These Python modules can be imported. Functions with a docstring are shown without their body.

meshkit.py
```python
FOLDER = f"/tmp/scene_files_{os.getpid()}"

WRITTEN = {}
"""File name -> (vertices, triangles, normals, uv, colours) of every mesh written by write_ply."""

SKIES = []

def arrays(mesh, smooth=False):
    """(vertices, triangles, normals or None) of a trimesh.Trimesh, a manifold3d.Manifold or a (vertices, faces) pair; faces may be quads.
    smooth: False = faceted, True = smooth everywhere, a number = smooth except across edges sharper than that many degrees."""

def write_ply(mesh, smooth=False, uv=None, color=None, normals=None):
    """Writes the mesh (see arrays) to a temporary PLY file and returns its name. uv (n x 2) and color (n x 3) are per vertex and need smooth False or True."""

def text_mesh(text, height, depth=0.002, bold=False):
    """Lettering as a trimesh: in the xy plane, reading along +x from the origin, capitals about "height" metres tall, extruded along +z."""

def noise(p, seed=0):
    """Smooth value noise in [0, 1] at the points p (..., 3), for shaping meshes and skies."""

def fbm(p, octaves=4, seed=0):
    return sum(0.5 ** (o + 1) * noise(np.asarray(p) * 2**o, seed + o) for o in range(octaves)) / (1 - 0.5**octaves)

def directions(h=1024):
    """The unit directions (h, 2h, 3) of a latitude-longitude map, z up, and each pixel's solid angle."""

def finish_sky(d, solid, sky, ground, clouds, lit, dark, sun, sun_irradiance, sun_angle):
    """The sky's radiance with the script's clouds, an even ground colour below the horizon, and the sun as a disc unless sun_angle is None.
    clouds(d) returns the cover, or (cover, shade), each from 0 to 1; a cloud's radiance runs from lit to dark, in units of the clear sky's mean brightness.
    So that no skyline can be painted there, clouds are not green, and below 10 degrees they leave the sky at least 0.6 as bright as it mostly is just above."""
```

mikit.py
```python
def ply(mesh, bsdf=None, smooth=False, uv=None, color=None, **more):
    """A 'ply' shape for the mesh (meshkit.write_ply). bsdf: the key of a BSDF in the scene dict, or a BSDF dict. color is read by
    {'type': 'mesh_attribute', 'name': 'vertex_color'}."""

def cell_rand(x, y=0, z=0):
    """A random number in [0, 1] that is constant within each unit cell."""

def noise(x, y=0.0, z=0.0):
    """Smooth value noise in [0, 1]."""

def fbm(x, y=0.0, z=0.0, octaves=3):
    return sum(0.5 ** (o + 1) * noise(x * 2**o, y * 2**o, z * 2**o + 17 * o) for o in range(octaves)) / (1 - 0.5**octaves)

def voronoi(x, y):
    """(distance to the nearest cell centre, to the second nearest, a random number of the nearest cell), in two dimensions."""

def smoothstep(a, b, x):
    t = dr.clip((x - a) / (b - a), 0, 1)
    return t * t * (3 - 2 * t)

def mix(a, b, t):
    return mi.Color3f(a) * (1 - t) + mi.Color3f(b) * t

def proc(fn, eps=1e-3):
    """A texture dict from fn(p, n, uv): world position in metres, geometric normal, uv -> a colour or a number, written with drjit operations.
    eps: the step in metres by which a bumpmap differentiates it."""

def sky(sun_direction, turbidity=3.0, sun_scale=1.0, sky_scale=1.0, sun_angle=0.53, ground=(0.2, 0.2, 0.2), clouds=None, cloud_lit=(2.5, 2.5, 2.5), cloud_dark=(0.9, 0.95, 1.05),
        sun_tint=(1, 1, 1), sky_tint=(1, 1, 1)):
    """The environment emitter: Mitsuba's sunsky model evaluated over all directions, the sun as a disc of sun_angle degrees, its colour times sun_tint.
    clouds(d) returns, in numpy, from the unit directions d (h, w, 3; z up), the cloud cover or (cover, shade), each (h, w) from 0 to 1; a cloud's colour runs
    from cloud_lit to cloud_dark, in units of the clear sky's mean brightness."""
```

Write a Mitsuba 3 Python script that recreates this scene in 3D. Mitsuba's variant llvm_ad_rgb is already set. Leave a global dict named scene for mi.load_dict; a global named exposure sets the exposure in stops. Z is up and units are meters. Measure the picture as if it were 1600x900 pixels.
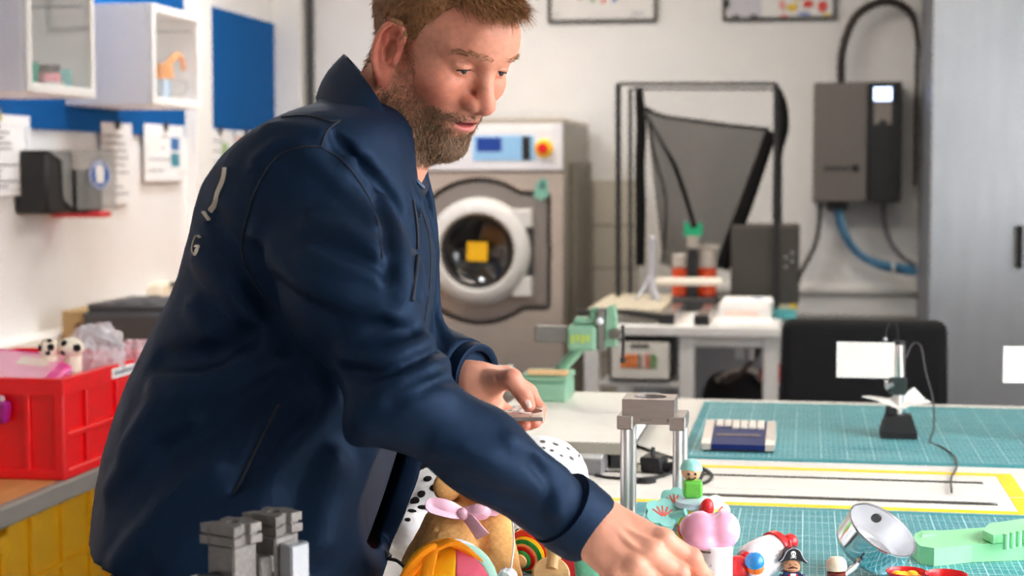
"""A workshop where a man sorts toys on a bench: camera and light first, then the room, the furniture, the person and the small things."""
import math, random
import numpy as np, trimesh, manifold3d as m3d
from shapely.geometry import Polygon, Point, box as sbox
from shapely.ops import unary_union
import drjit as dr
import mitsuba as mi, mikit, meshkit
from mikit import noise, fbm, voronoi, smoothstep, mix

T = mi.ScalarTransform4f
scene, labels = {}, {}
# ---------------------------------------------------------------- camera, light, exposure
F = 2600.0                                   # focal length in pixels of the 1600 x 900 frame
YAW, PITCH, EYE = math.radians(10.03), math.radians(3.96), np.array([0, 0, 1.45])
FW = np.array([-math.sin(YAW) * math.cos(PITCH), math.cos(YAW) * math.cos(PITCH), -math.sin(PITCH)])
RT = np.array([math.cos(YAW), math.sin(YAW), 0.0])
UP = np.cross(RT, FW)
scene['camera'] = {'type': 'thinlens', 'fov': math.degrees(2 * math.atan(800 / F)), 'fov_axis': 'x', 'aperture_radius': 0.0055, 'focus_distance': 2.2,
                   'near_clip': 0.05, 'far_clip': 200.0, 'to_world': T().look_at(origin=EYE.tolist(), target=(EYE + FW).tolist(), up=[0, 0, 1])}
SKY, LAMP, exposure = 31.0, 8.5, 1.0
scene['sky'] = mikit.sky((-0.55, -0.5, 0.67), turbidity=4, sun_scale=0.0, sky_scale=SKY, ground=(0.35, 0.35, 0.34),
                         clouds=lambda d: (np.full(d.shape[:2], 0.96), 0.25 + 0.0 * d[..., 2]), cloud_lit=(1.72, 1.73, 1.77), cloud_dark=(1.27, 1.28, 1.31))


def ray(x, y): return FW + RT * (x - 800) / F + UP * (450 - y) / F
def onz(x, y, z): d = ray(x, y); return EYE + d * ((z - EYE[2]) / d[2])
def ony(x, y, Y): d = ray(x, y); return EYE + d * (Y / d[1])
def onx(x, y, X): d = ray(x, y); return EYE + d * (X / d[0])
def atd(x, y, d): return EYE + ray(x, y) * d


# ---------------------------------------------------------------- materials
def S(r, g, b):
    c = np.array([r, g, b]) / 255.0
    return [float(v) for v in np.where(c < 0.04045, c / 12.92, ((c + 0.055) / 1.055) ** 2.4)]


def tex(c): return c if isinstance(c, dict) else {'type': 'rgb', 'value': list(c)}


def M(name, col, rough=0.5, metal=0.0, spec=0.5, two=True, **kw):
    key = 'm_' + name
    if key not in scene:
        b = {'type': 'principled', 'base_color': tex(col), 'roughness': rough, 'metallic': metal, 'specular': spec, **kw}
        scene[key] = {'type': 'twosided', 'inner': b} if two else b
    return key


def MB(name, col, bump, scale, rough=0.5, metal=0.0, spec=0.5, **kw):
    key = 'm_' + name
    if key not in scene:
        b = {'type': 'principled', 'base_color': tex(col), 'roughness': rough, 'metallic': metal, 'specular': spec, **kw}
        scene[key] = {'type': 'twosided', 'inner': {'type': 'bumpmap', 'tex': bump, 'scale': scale, 'inner': b}}
    return key


# ---------------------------------------------------------------- shape helpers
def join(*ms):
    ms = [m for m in ms if m is not None]
    return trimesh.util.concatenate([trimesh.Trimesh(m.vertices, m.faces, process=False) for m in ms])


def xf(m, mat):
    m = m.copy(); m.apply_transform(mat); return m


def mv(m, x=0, y=0, z=0, rz=0, ry=0, rx=0, s=1):
    A = trimesh.transformations.euler_matrix(math.radians(rx), math.radians(ry), math.radians(rz))
    A[:3, :3] *= s; A[:3, 3] = [x, y, z]
    return xf(m, A)


def frame_to(p, z, x=None):
    """A matrix whose local z runs along z and whose origin is p."""
    z = np.array(z, float); z /= np.linalg.norm(z)
    x = np.array(x if x is not None else ([1, 0, 0] if abs(z[0]) < 0.9 else [0, 1, 0]), float)
    x = x - z * (x @ z); x /= np.linalg.norm(x)
    A = np.eye(4); A[:3, 0] = x; A[:3, 1] = np.cross(z, x); A[:3, 2] = z; A[:3, 3] = p
    return A


def bx(x0, x1, y0, y1, z0, z1, c=0.002):
    lo, hi = np.minimum([x0, y0, z0], [x1, y1, z1]), np.maximum([x0, y0, z0], [x1, y1, z1])
    c = min(c, (hi - lo).min() * 0.3)
    if c <= 0:
        return trimesh.creation.box(bounds=[lo, hi])
    pts = []
    for sx in (0, 1):
        for sy in (0, 1):
            for sz in (0, 1):
                q = np.where([sx, sy, sz], hi, lo); s = np.where([sx, sy, sz], -1.0, 1.0) * c
                pts += [q + s * [0, 1, 1], q + s * [1, 0, 1], q + s * [1, 1, 0]]
    return trimesh.convex.convex_hull(np.array(pts))


def rbox(sx, sy, sz, r, n=5):
    """A box about the origin with round edges."""
    s = trimesh.creation.icosphere(subdivisions=2, radius=r) if n > 3 else trimesh.creation.icosphere(subdivisions=1, radius=r)
    v = s.vertices; h = np.array([sx, sy, sz]) / 2 - r
    return trimesh.convex.convex_hull(v + np.sign(np.where(np.abs(v) < 1e-9, 1, v)) * h if False else np.vstack([v + h * np.array([a, b, c]) for a in (-1, 1) for b in (-1, 1) for c in (-1, 1)]))


def cyl(p0, p1, r, r1=None, n=24, c=0.0):
    p0, p1 = np.array(p0, float), np.array(p1, float); L = np.linalg.norm(p1 - p0)
    r1 = r if r1 is None else r1
    prof = [(0, 0), (r - c, 0), (r, c), (r1, L - c), (r1 - c, L), (0, L)] if c > 0 else [(0, 0), (r, 0), (r1, L), (0, L)]
    return xf(lathe(prof, n), frame_to(p0, p1 - p0))


def lathe(prof, n=32):
    prof = np.array(prof, float)
    a = np.arange(n) * 2 * np.pi / n
    v, f = [], []
    idx = []
    for (r, z) in prof:
        if r < 1e-9:
            idx.append([len(v)]); v.append([0, 0, z])
        else:
            idx.append(list(range(len(v), len(v) + n))); v += [[r * math.cos(t), r * math.sin(t), z] for t in a]
    for A, B in zip(idx[:-1], idx[1:]):
        for i in range(n):
            j = (i + 1) % n
            if len(A) == 1 and len(B) == 1: continue
            if len(A) == 1: f.append([A[0], B[j], B[i]])
            elif len(B) == 1: f.append([A[i], A[j], B[0]])
            else: f += [[A[i], A[j], B[j]], [A[i], B[j], B[i]]]
    m = trimesh.Trimesh(np.array(v), np.array(f), process=False)
    if m.volume < 0: m.invert()
    return m


def spline(pts, n=8):
    P = np.array(pts, float)
    if len(P) < 3: return np.array([P[0] + (P[-1] - P[0]) * t for t in np.linspace(0, 1, max(n, 2))])
    Q = np.vstack([2 * P[0] - P[1], P, 2 * P[-1] - P[-2]])
    out = []
    for i in range(1, len(Q) - 2):
        for t in np.linspace(0, 1, n, endpoint=False):
            a, b, c, d = Q[i - 1], Q[i], Q[i + 1], Q[i + 2]
            out.append(0.5 * (2 * b + (c - a) * t + (2 * a - 5 * b + 4 * c - d) * t * t + (3 * b - a - 3 * c + d) * t ** 3))
    return np.array(out + [P[-1]])


def tube(pts, r, n=8, sm=6, flat=None, up=None):
    """A tube along a smooth line; flat=(w, h) gives a flat strip section instead."""
    P = spline(pts, sm) if sm else np.array(pts, float)
    R = np.broadcast_to(np.interp(np.linspace(0, 1, len(P)), np.linspace(0, 1, len(np.atleast_1d(r))), np.atleast_1d(r)), len(P))
    tan = np.gradient(P, axis=0); tan /= np.linalg.norm(tan, axis=1, keepdims=True) + 1e-12
    ref = np.array(up if up is not None else ([0, 0, 1] if abs(tan[0][2]) < 0.9 else [1, 0, 0]), float)
    u = ref - tan[0] * (ref @ tan[0]); u /= np.linalg.norm(u)
    v = []
    for i, p in enumerate(P):
        if up is not None: u = np.array(up, float)
        u = u - tan[i] * (u @ tan[i]); u /= np.linalg.norm(u) + 1e-12
        w = np.cross(tan[i], u)
        for k in range(n):
            a = 2 * math.pi * (k + 0.5) / n
            x, y = math.cos(a), math.sin(a)
            if flat: x, y = x * flat[0], y * flat[1]
            v.append(p + (u * y + w * x) * R[i])
    f = []
    for i in range(len(P) - 1):
        for k in range(n):
            a, b = i * n + k, i * n + (k + 1) % n
            f += [[a, b, b + n], [a, b + n, a + n]]
    v += [P[0], P[-1]]; m = len(v)
    for k in range(n):
        f += [[m - 2, (k + 1) % n, k], [m - 1, (len(P) - 1) * n + k, (len(P) - 1) * n + (k + 1) % n]]
    t = trimesh.Trimesh(np.array(v), np.array(f), process=False)
    if t.volume < 0: t.invert()
    return t


def extrude(poly, h):
    polys = getattr(poly, 'geoms', [poly])
    return join(*[trimesh.creation.extrude_polygon(p, h, engine='earcut') for p in polys])


def ball(p, r, sub=3, s=(1, 1, 1)):
    m = trimesh.creation.icosphere(subdivisions=sub, radius=r)
    m.vertices = m.vertices * np.array(s) + np.array(p)
    return m


def plate(poly, origin, xdir, ydir, h):
    """A flat shape drawn in the plane of xdir and ydir, h thick along their normal."""
    x, y = np.array(xdir, float), np.array(ydir, float)
    x /= np.linalg.norm(x); y = y - x * (x @ y); y /= np.linalg.norm(y)
    A = np.eye(4); A[:3, 0] = x; A[:3, 1] = y; A[:3, 2] = np.cross(x, y); A[:3, 3] = origin
    return xf(extrude(poly, h), A)


def free(name):
    if name not in scene and name not in labels: return name
    i = 1
    while f'{name}_{i:03d}' in scene or f'{name}_{i:03d}' in labels: i += 1
    return f'{name}_{i:03d}'


def thing(name, label, cat, group=None, kind=None):
    key = free(name)
    labels[key] = {'label': label, 'category': cat}
    if group: labels[key]['group'] = group
    if kind: labels[key]['kind'] = kind
    return key


def add(parent, name, mesh, mat, smooth=35, label=None, color=None, kind=None):
    """One mesh as a part of parent."""
    key = free(f'{parent}__{name}')
    scene[key] = mikit.ply(mesh, mat, smooth=smooth, color=color)
    if label: labels.setdefault(key, {})['label'] = label
    if kind: labels.setdefault(key, {})['kind'] = kind
    labels.setdefault(key, {})
    return key


def one(name, mesh, mat, label, cat, group=None, smooth=35, kind=None, color=None):
    key = thing(name, label, cat, group, kind)
    scene[key] = mikit.ply(mesh, mat, smooth=smooth, color=color)
    return key


def struct(name, mesh, mat, label, cat=None, smooth=False):
    scene[name] = mikit.ply(mesh, mat, smooth=smooth)
    labels[name] = {'kind': 'structure', 'label': label, 'category': cat or name.split('_')[0]}
    return name


# ---------------------------------------------------------------- the room
XL, XR, YB, YF, ZC = -2.6, 1.65, 8.0, -2.2, 2.85
wall_tex = mikit.proc(lambda p, n, uv: mix(S(229, 228, 227), S(237, 236, 235), fbm(p.x * 3, p.y * 3, p.z * 3)))
M('wall', wall_tex, 0.75, spec=0.3)
M('floor', mikit.proc(lambda p, n, uv: mix(S(96, 96, 98), S(120, 120, 120), fbm(p.x * 14, p.y * 14))), 0.5)
M('ceiling', S(235, 235, 232), 0.9)
M('white', S(238, 237, 233), 0.4); M('white_gloss', S(242, 241, 238), 0.2)
M('blue_board', mikit.proc(lambda p, n, uv: mix(S(0, 78, 142), S(2, 86, 152), noise(p.y * 300, p.z * 300))), 0.8, spec=0.2)
M('black', S(22, 22, 24), 0.5); M('dark_grey', S(52, 52, 54), 0.5); M('mid_grey', S(112, 112, 114), 0.5)
M('rubber', S(16, 16, 17), 0.7)
M('steel', S(190, 186, 182), 0.28, 1.0); M('alu', S(205, 203, 204), 0.32, 1.0); M('chrome', S(225, 225, 228), 0.06, 1.0)
M('cable_black', S(26, 26, 28), 0.55)

struct('floor', bx(XL - .2, XR + .2, YF - .2, YB + .2, -.1, 0, 0), 'm_floor', 'grey workshop floor under the benches')
struct('ceiling', bx(XL - .2, XR + .2, YF - .2, YB + .2, ZC, ZC + .1, 0), 'm_ceiling', 'white ceiling of the workshop')
struct('wall_back', bx(XL - .2, XR + .2, YB, YB + .2, 0, ZC, 0), 'm_wall', 'pale plastered wall behind the washing machine')
struct('wall_left', bx(XL - .2, XL, YF, YB, 0, ZC, 0), 'm_wall', 'white wall with blue boards on the left')
struct('wall_front', bx(XL - .2, XR + .2, YF - .2, YF, 0, ZC, 0), 'm_wall', 'plain wall behind the camera')
W0, W1, WZ0, WZ1 = 0.3, 3.1, 0.97, 2.6      # the window band in the right wall
struct('wall_right', join(bx(XR, XR + .2, YF, W0, 0, ZC, 0), bx(XR, XR + .2, W1, YB, 0, ZC, 0), bx(XR, XR + .2, W0, W1, 0, WZ0, 0), bx(XR, XR + .2, W0, W1, WZ1, ZC, 0)), 'm_wall', 'wall with the window band on the right')
scene['m_pane'] = {'type': 'thindielectric', 'int_ior': 1.5}
nw = 3
for i in range(nw):
    a, b = W0 + (W1 - W0) * i / nw, W0 + (W1 - W0) * (i + 1) / nw
    k = f'window_{i + 1}'
    labels[k] = {'kind': 'structure', 'label': ('white framed window nearest the person', 'white framed middle window', 'white framed window nearest the steel cabinet')[i], 'category': 'window'}
    fr = join(bx(XR + .05, XR + .12, a, a + .05, WZ0, WZ1), bx(XR + .05, XR + .12, b - .05, b, WZ0, WZ1), bx(XR + .05, XR + .12, a, b, WZ0, WZ0 + .05), bx(XR + .05, XR + .12, a, b, WZ1 - .05, WZ1))
    add(k, 'frame', fr, 'm_white', False)
    pm = trimesh.Trimesh([[XR + .08, a + .05, WZ0 + .05], [XR + .08, b - .05, WZ0 + .05], [XR + .08, b - .05, WZ1 - .05], [XR + .08, a + .05, WZ1 - .05]], [[0, 1, 2], [0, 2, 3]], process=False)
    add(k, 'pane', pm, 'm_pane', False)


def ceiling_lamp(x, y, lx, ly, label, rgb):
    k = thing('ceiling_lamp', label, 'lamp')
    add(k, 'housing', bx(x - lx / 2 - .02, x + lx / 2 + .02, y - ly / 2 - .02, y + ly / 2 + .02, ZC - .06, ZC - .005), 'm_white', False)
    v = [[x - lx / 2, y - ly / 2, ZC - .062], [x - lx / 2, y + ly / 2, ZC - .062], [x + lx / 2, y + ly / 2, ZC - .062], [x + lx / 2, y - ly / 2, ZC - .062]]
    d = add(k, 'diffuser', trimesh.Trimesh(v, [[0, 1, 2], [0, 2, 3]], process=False), 'm_white', False)
    scene[d]['emitter'] = {'type': 'area', 'radiance': {'type': 'rgb', 'value': [LAMP * c for c in rgb]}}


WARM, NEUT = (1.0, 0.88, 0.73), (1.30, 1.32, 1.38)
ceiling_lamp(-0.95, 6.6, 1.2, .3, 'long white ceiling lamp in front of the washing machine', WARM)
ceiling_lamp(-1.95, 5.9, .3, 1.2, 'long white ceiling lamp over the far end of the left bench', NEUT)
ceiling_lamp(-0.2, 5.2, 1.2, .3, 'long white ceiling lamp over the white desk', WARM)

# --- left wall: blue boards, post, trunking
def wallbox(y0, y1, z0, z1, t, c=.002): return bx(XL + .001, XL + t, y0, y1, z0, z1, c)
one('pin_board', wallbox(3.6, 6.70, 1.60, 2.18, .018), 'm_blue_board', 'long blue pin board behind the two cube cabinets', 'board', smooth=False)
one('pin_board', wallbox(6.97, 7.97, 1.62, 2.18, .018), 'm_blue_board', 'blue pin board to the right of the white post, near the corner', 'board', smooth=False)
struct('trim_1', wallbox(6.74, 6.94, .9, ZC, .05), 'm_white', 'white vertical post between the two blue boards', 'post')
struct('trim_2', bx(-2.598, -2.45, 7.9, 8.0, 0, ZC), 'm_white', 'white boxed column in the back left corner', 'column')
one('wall_pipe', cyl((-2.42, 7.97, .0), (-2.42, 7.97, ZC), .018), 'm_dark_grey', 'thin dark vertical pipe beside the white corner column', 'pipe')
struct('trim_3', bx(XL, XL + .12, 2.0, 6.6, .75, .905), 'm_white', 'white ledge along the left wall above the bench', 'ledge')
struct('trim_4', bx(-.5, XR, YB - .03, YB, .885, .915), 'm_white', 'narrow ledge along the back wall under the cables', 'ledge')
struct('trim_5', bx(-.5, XR, YB - .012, YB, .0, .78, 0), M('plinth', S(150, 148, 146), .6), 'grey painted lower band of the back wall', 'band')

# --- tiles beside the washing machine
tile_mats = [M(f'tile{i}', S(*c), .25) for i, c in enumerate(((206, 200, 188), (200, 194, 182), (211, 205, 194)))]
scene['wall_tiles__grout'] = mikit.ply(bx(-1.9, -.797, YB - .006, YB, .4, 1.41, 0), M('grout', S(140, 134, 124), .9)); labels['wall_tiles'] = {'kind': 'structure', 'label': 'pale square wall tiles behind the washing machine and black frame', 'category': 'tiles'}
labels['wall_tiles__grout'] = {}
rng = random.Random(4)
for i in range(5):
    for j in range(5):
        x, z = -1.895 + .2195 * i, 1.408 - .2105 * (j + 1)
        add('wall_tiles', 'tile', bx(x + .003, x + .2155, YB - .014, YB - .004, z + .004, z + .2075, .0025), tile_mats[rng.randrange(3)], False)


# --- white cube cabinets on the blue board
scene['m_glass'] = {'type': 'thindielectric', 'int_ior': 1.5}
M('cab_white', S(235, 235, 238), .35); M('cab_in', S(226, 224, 205), .5)
def cube_cabinet(y0, y1, label):
    k = thing('cube_cabinet', label, 'cabinet', 'white cube cabinets on the blue board')
    z0, z1, x0, x1, t = 1.688, 2.04, XL + .02, -2.25, .018
    for nm, m in (('side_panel', bx(x0, x1 - .02, y0, y0 + t, z0, z1)), ('side_panel', bx(x0, x1 - .02, y1 - t, y1, z0, z1)), ('top_panel', bx(x0, x1 - .02, y0 + t, y1 - t, z1 - t, z1)),
                  ('bottom_panel', bx(x0, x1 - .02, y0 + t, y1 - t, z0, z0 + t)), ('back_panel', bx(x0, x0 + .006, y0 + t, y1 - t, z0 + t, z1 - t))):
        add(k, nm, m, 'm_cab_in' if nm == 'back_panel' else 'm_cab_white', False)
    d = join(bx(x1 - .018, x1, y0, y0 + .028, z0, z1), bx(x1 - .018, x1, y1 - .028, y1, z0, z1), bx(x1 - .018, x1, y0 + .028, y1 - .028, z0, z0 + .028), bx(x1 - .018, x1, y0 + .028, y1 - .028, z1 - .028, z1))
    dk = add(k, 'door', d, 'm_white', False)
    g = trimesh.Trimesh([[x1 - .009, y0 + .028, z0 + .028], [x1 - .009, y1 - .028, z0 + .028], [x1 - .009, y1 - .028, z1 - .028], [x1 - .009, y0 + .028, z1 - .028]], [[0, 1, 2], [0, 2, 3]], process=False)
    add(dk, 'pane', g, 'm_glass', False)
    add(k, 'shelf_support', bx(x0, x1 - .03, y1 - t - .006, y1 - t, 1.975, 1.983), 'm_pr_grey', False)
    return k
cube_cabinet(4.585, 5.055, 'white cube cabinet with glass door, nearer the camera, holding small cups')
cube_cabinet(5.535, 6.005, 'white cube cabinet with glass door holding a jug with an orange lid')
zb = 1.707
one('drinking_cup', xf(lathe([(0, 0), (.03, 0), (.036, .08), (.032, .08), (.028, .006), (0, .006)]), frame_to((-2.36, 4.80, zb), (0, 0, 1))), M('cup_teal', S(38, 150, 130), .3), 'teal plastic cup at the left in the nearer cube cabinet', 'cup')
k = thing('patterned_mug', 'dark mug with pink pattern beside the teal cup in the cabinet', 'mug')
add(k, 'body', xf(lathe([(0, 0), (.032, 0), (.034, .075), (.030, .075), (.028, .006), (0, .006)]), frame_to((-2.32, 4.865, zb + .0), (0, 0, 1))), M('cup_dark', S(56, 40, 46), .3))
add(k, 'band', xf(lathe([(.0325, .02), (.0350, .022), (.0355, .05), (.033, .052)]), frame_to((-2.32, 4.865, zb), (0, 0, 1))), M('pink_band', S(226, 150, 160), .4))
k = thing('tape_ring', 'pale teal ring standing on the cabinet floor right of the mugs', 'ring')
ringm = xf(lathe([(.022, -.014), (.034, -.014), (.034, .014), (.022, .014), (.022, -.014)]), frame_to((-2.30, 4.945, zb + .034), (1, .35, 0)))
add(k, 'body', ringm, M('ring_teal', S(120, 200, 196), .3))
one('small_bowl', xf(lathe([(0, 0), (.02, 0), (.033, .02), (.030, .02), (.018, .004), (0, .004)]), frame_to((-2.28, 4.82, zb), (0, 0, 1))), 'm_white_gloss', 'small white bowl in front of the teal cup in the cabinet', 'bowl')
k = thing('orange_jug', 'clear jug with orange lid and spout behind the cabinet glass', 'jug')
jy = onx(257, 130, -2.31)[1]; jc = (-2.31, jy, zb)
add(k, 'body', xf(lathe([(0, 0), (.023, 0), (.025, .07), (.024, .088), (.022, .088), (.021, .004), (0, .004)]), frame_to(jc, (0, 0, 1))), M('jug_body', S(176, 200, 222), .15, .3))
add(k, 'lid', xf(lathe([(0, .084), (.029, .084), (.031, .088), (.030, .128), (.024, .140), (0, .142)]), frame_to(jc, (0, 0, 1))), M('orange', S(246, 150, 24), .4))
add(k, 'spout', tube([(-2.31, jy + .02, zb + .130), (-2.30, jy + .055, zb + .160), (-2.30, jy + .105, zb + .176), (-2.30, jy + .150, zb + .160), (-2.30, jy + .165, zb + .125)], [.011, .012, .012, .010, .008], 10), 'm_orange')
add(k, 'handle', tube([(-2.31, jy + .023, zb + .080), (-2.30, jy + .12, zb + .088), (-2.30, jy + .20, zb + .075), (-2.30, jy + .16, zb + .035), (-2.31, jy + .024, zb + .010)], .003, 8), M('wire', S(190, 192, 190), .3, .5))


# --- papers pinned to the left wall
M('paper', S(238, 238, 238), .7); M('ink', S(96, 98, 106), .7); M('pr_grey', S(176, 178, 184), .6); M('clip', S(24, 24, 26), .35); M('clip_yellow', S(214, 206, 150), .5)
def pinned(px0, py0, px1, py1, label, rows, clipmat='m_clip', patches=(), seed=1, X=XL + .024):
    a, b = onx(px0, py0, X), onx(px1, py1, X)
    y0, y1, z1, z0 = a[1], b[1], (a[2] + onx(px1, py0 + 4, X)[2]) / 2, b[2]
    k = thing('pinned_sheet', label, 'paper')
    add(k, 'sheet', bx(X - .0012, X, y0, y1, z0, z1, 0), 'm_paper', False)
    r = random.Random(seed); W, H = y1 - y0, z1 - z0
    lines = []
    for i in range(rows):
        z = z1 - H * (.12 + .8 * (i + .5) / rows); w = W * r.uniform(.35, .8)
        lines.append(bx(X - .0002, X + .0006, y0 + .08 * W, y0 + .08 * W + w, z - .003, z + .003, 0))
    if lines: add(k, 'print', join(*lines), 'm_ink', False)
    for (fy0, fy1, fz0, fz1, mt) in patches:
        add(k, 'coloured_print', bx(X - .0002, X + .0009, y0 + W * fy0, y0 + W * fy1, z0 + H * fz0, z0 + H * fz1, 0), mt, False)
    yc = (y0 + y1) / 2
    add(k, 'clip', join(bx(X - .006, X + .012, yc - .014, yc + .014, z1 - .022, z1 + .004, .002), tube([(X + .006, yc - .008, z1), (X + .012, yc, z1 + .02), (X + .006, yc + .008, z1)], .0015, 6)), clipmat)
    return k
M('pr_teal', S(70, 140, 160), .6); M('pr_blue', S(60, 110, 170), .6); M('pr_green', S(150, 180, 130), .6); M('pr_pink', S(224, 150, 140), .6); M('pr_grey', S(176, 178, 184), .6)
pinned(-60, 176, 49, 305, 'large printed table sheet at the left edge under a yellow clip', 12, 'm_clip_yellow', [(.05, .95, .86, .862, 'm_ink'), (.05, .95, .06, .066, 'm_ink'), (.93, .94, .06, .86, 'm_ink')], 3)
pinned(158, 190, 208, 318, 'narrow grey printed sheet behind the glove dispenser, right of it', 9, 'm_clip', [], 5)
pinned(225, 193, 289, 282, 'white sheet with a teal and blue print left of the white post', 4, 'm_clip', [(.64, .86, .55, .78, 'm_pr_blue'), (.64, .86, .25, .50, 'm_pr_teal'), (.1, .4, .5, .8, 'm_white')], 7)
pinned(318, 200, 366, 284, 'white sheet with a green print right of the white post', 4, 'm_clip', [(.58, .8, .2, .75, 'm_pr_green')], 9)
pinned(368, 203, 398, 270, 'sheet with a pink print partly behind the shoulder', 3, 'm_clip', [(.1, .8, .45, .85, 'm_pr_pink')], 11)

# --- glove dispenser
k = thing('glove_dispenser', 'black wall dispenser with clear front and round blue sign', 'dispenser')
a, b, c = onx(73, 236, XL + .12), onx(120, 333, XL + .14), onx(181, 330, XL + .21)
y0, y1, z0, z1 = a[1], c[1], b[2], a[2]
add(k, 'back_box', bx(XL, XL + .12, y0, b[1] + .03, z0, z1, .010), 'm_black', 40)
add(k, 'tray', bx(XL, XL + .16, b[1] + .031, y1, z0, z0 + .15, .006), 'm_black', 40)
M('cover_grey', S(150, 150, 148), .3)
scene['m_smoke_glass'] = {'type': 'blendbsdf', 'weight': .32, 'a': {'type': 'thindielectric', 'int_ior': 1.5}, 'b': {'type': 'twosided', 'inner': {'type': 'principled', 'base_color': tex(S(176, 176, 172)), 'roughness': .2}}}
cd_ = np.array([c[0] - b[0], c[1] - b[1], 0]); cl = np.linalg.norm(cd_); cn = np.cross(cd_ / cl, [0, 0, 1])
add(k, 'clear_cover', plate(sbox(0, z0 - z1 + .012, cl, 0).buffer(-.008).buffer(.008), (b[0], b[1], z1), cd_, (0, 0, 1), .004), 'm_smoke_glass', False)
add(k, 'clear_flank', plate(Polygon([(0, 0), (b[1] - y0, 0), (b[1] - y0, z0 - z1 + .014), (.62 * (b[1] - y0), z0 - z1 + .05), (.1, -.03)]), (XL + .124, y0, z1), (0, 1, 0), (0, 0, 1), .003), 'm_smoke_glass', False)
add(k, 'cover_top', plate(Polygon([(0, 0), (.12, 0), (.14, b[1] - y0), (.21, y1 - y0), (0, y1 - y0)]), (XL, y0, z1), (1, 0, 0), (0, 1, 0), .004), 'm_cover_grey', False)
add(k, 'inner_back', bx(XL, XL + .02, b[1], y1, z0 + .15, z1 - .004, 0), 'm_cover_grey', False)
so = np.array([b[0], b[1], 0]) + cd_ * .57; cy, cz = so[1], onx(155, 273, so[0])[2]
disc = lambda r, n=40: Polygon([(r * .98 * math.cos(t), r * math.sin(t)) for t in np.linspace(0, 2 * np.pi, n, endpoint=False)])
SGN = lambda poly, off, h: plate(poly, np.array([so[0], so[1], cz]) + cn * off, cd_, (0, 0, 1), h)
sg = add(k, 'sign', SGN(disc(.052), .0045, .002), M('sign_blue', S(24, 84, 160), .4), False)
add(sg, 'ring', SGN(disc(.049).difference(disc(.044)), .0066, .0008), 'm_white', False)
hand = unary_union([sbox(-.017, -.028, .017, .009), sbox(-.019, -.004, -.011, .031), sbox(-.009, -.004, -.002, .036), sbox(.001, -.004, .008, .034), sbox(.011, -.004, .018, .028)]).buffer(.002)
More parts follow.
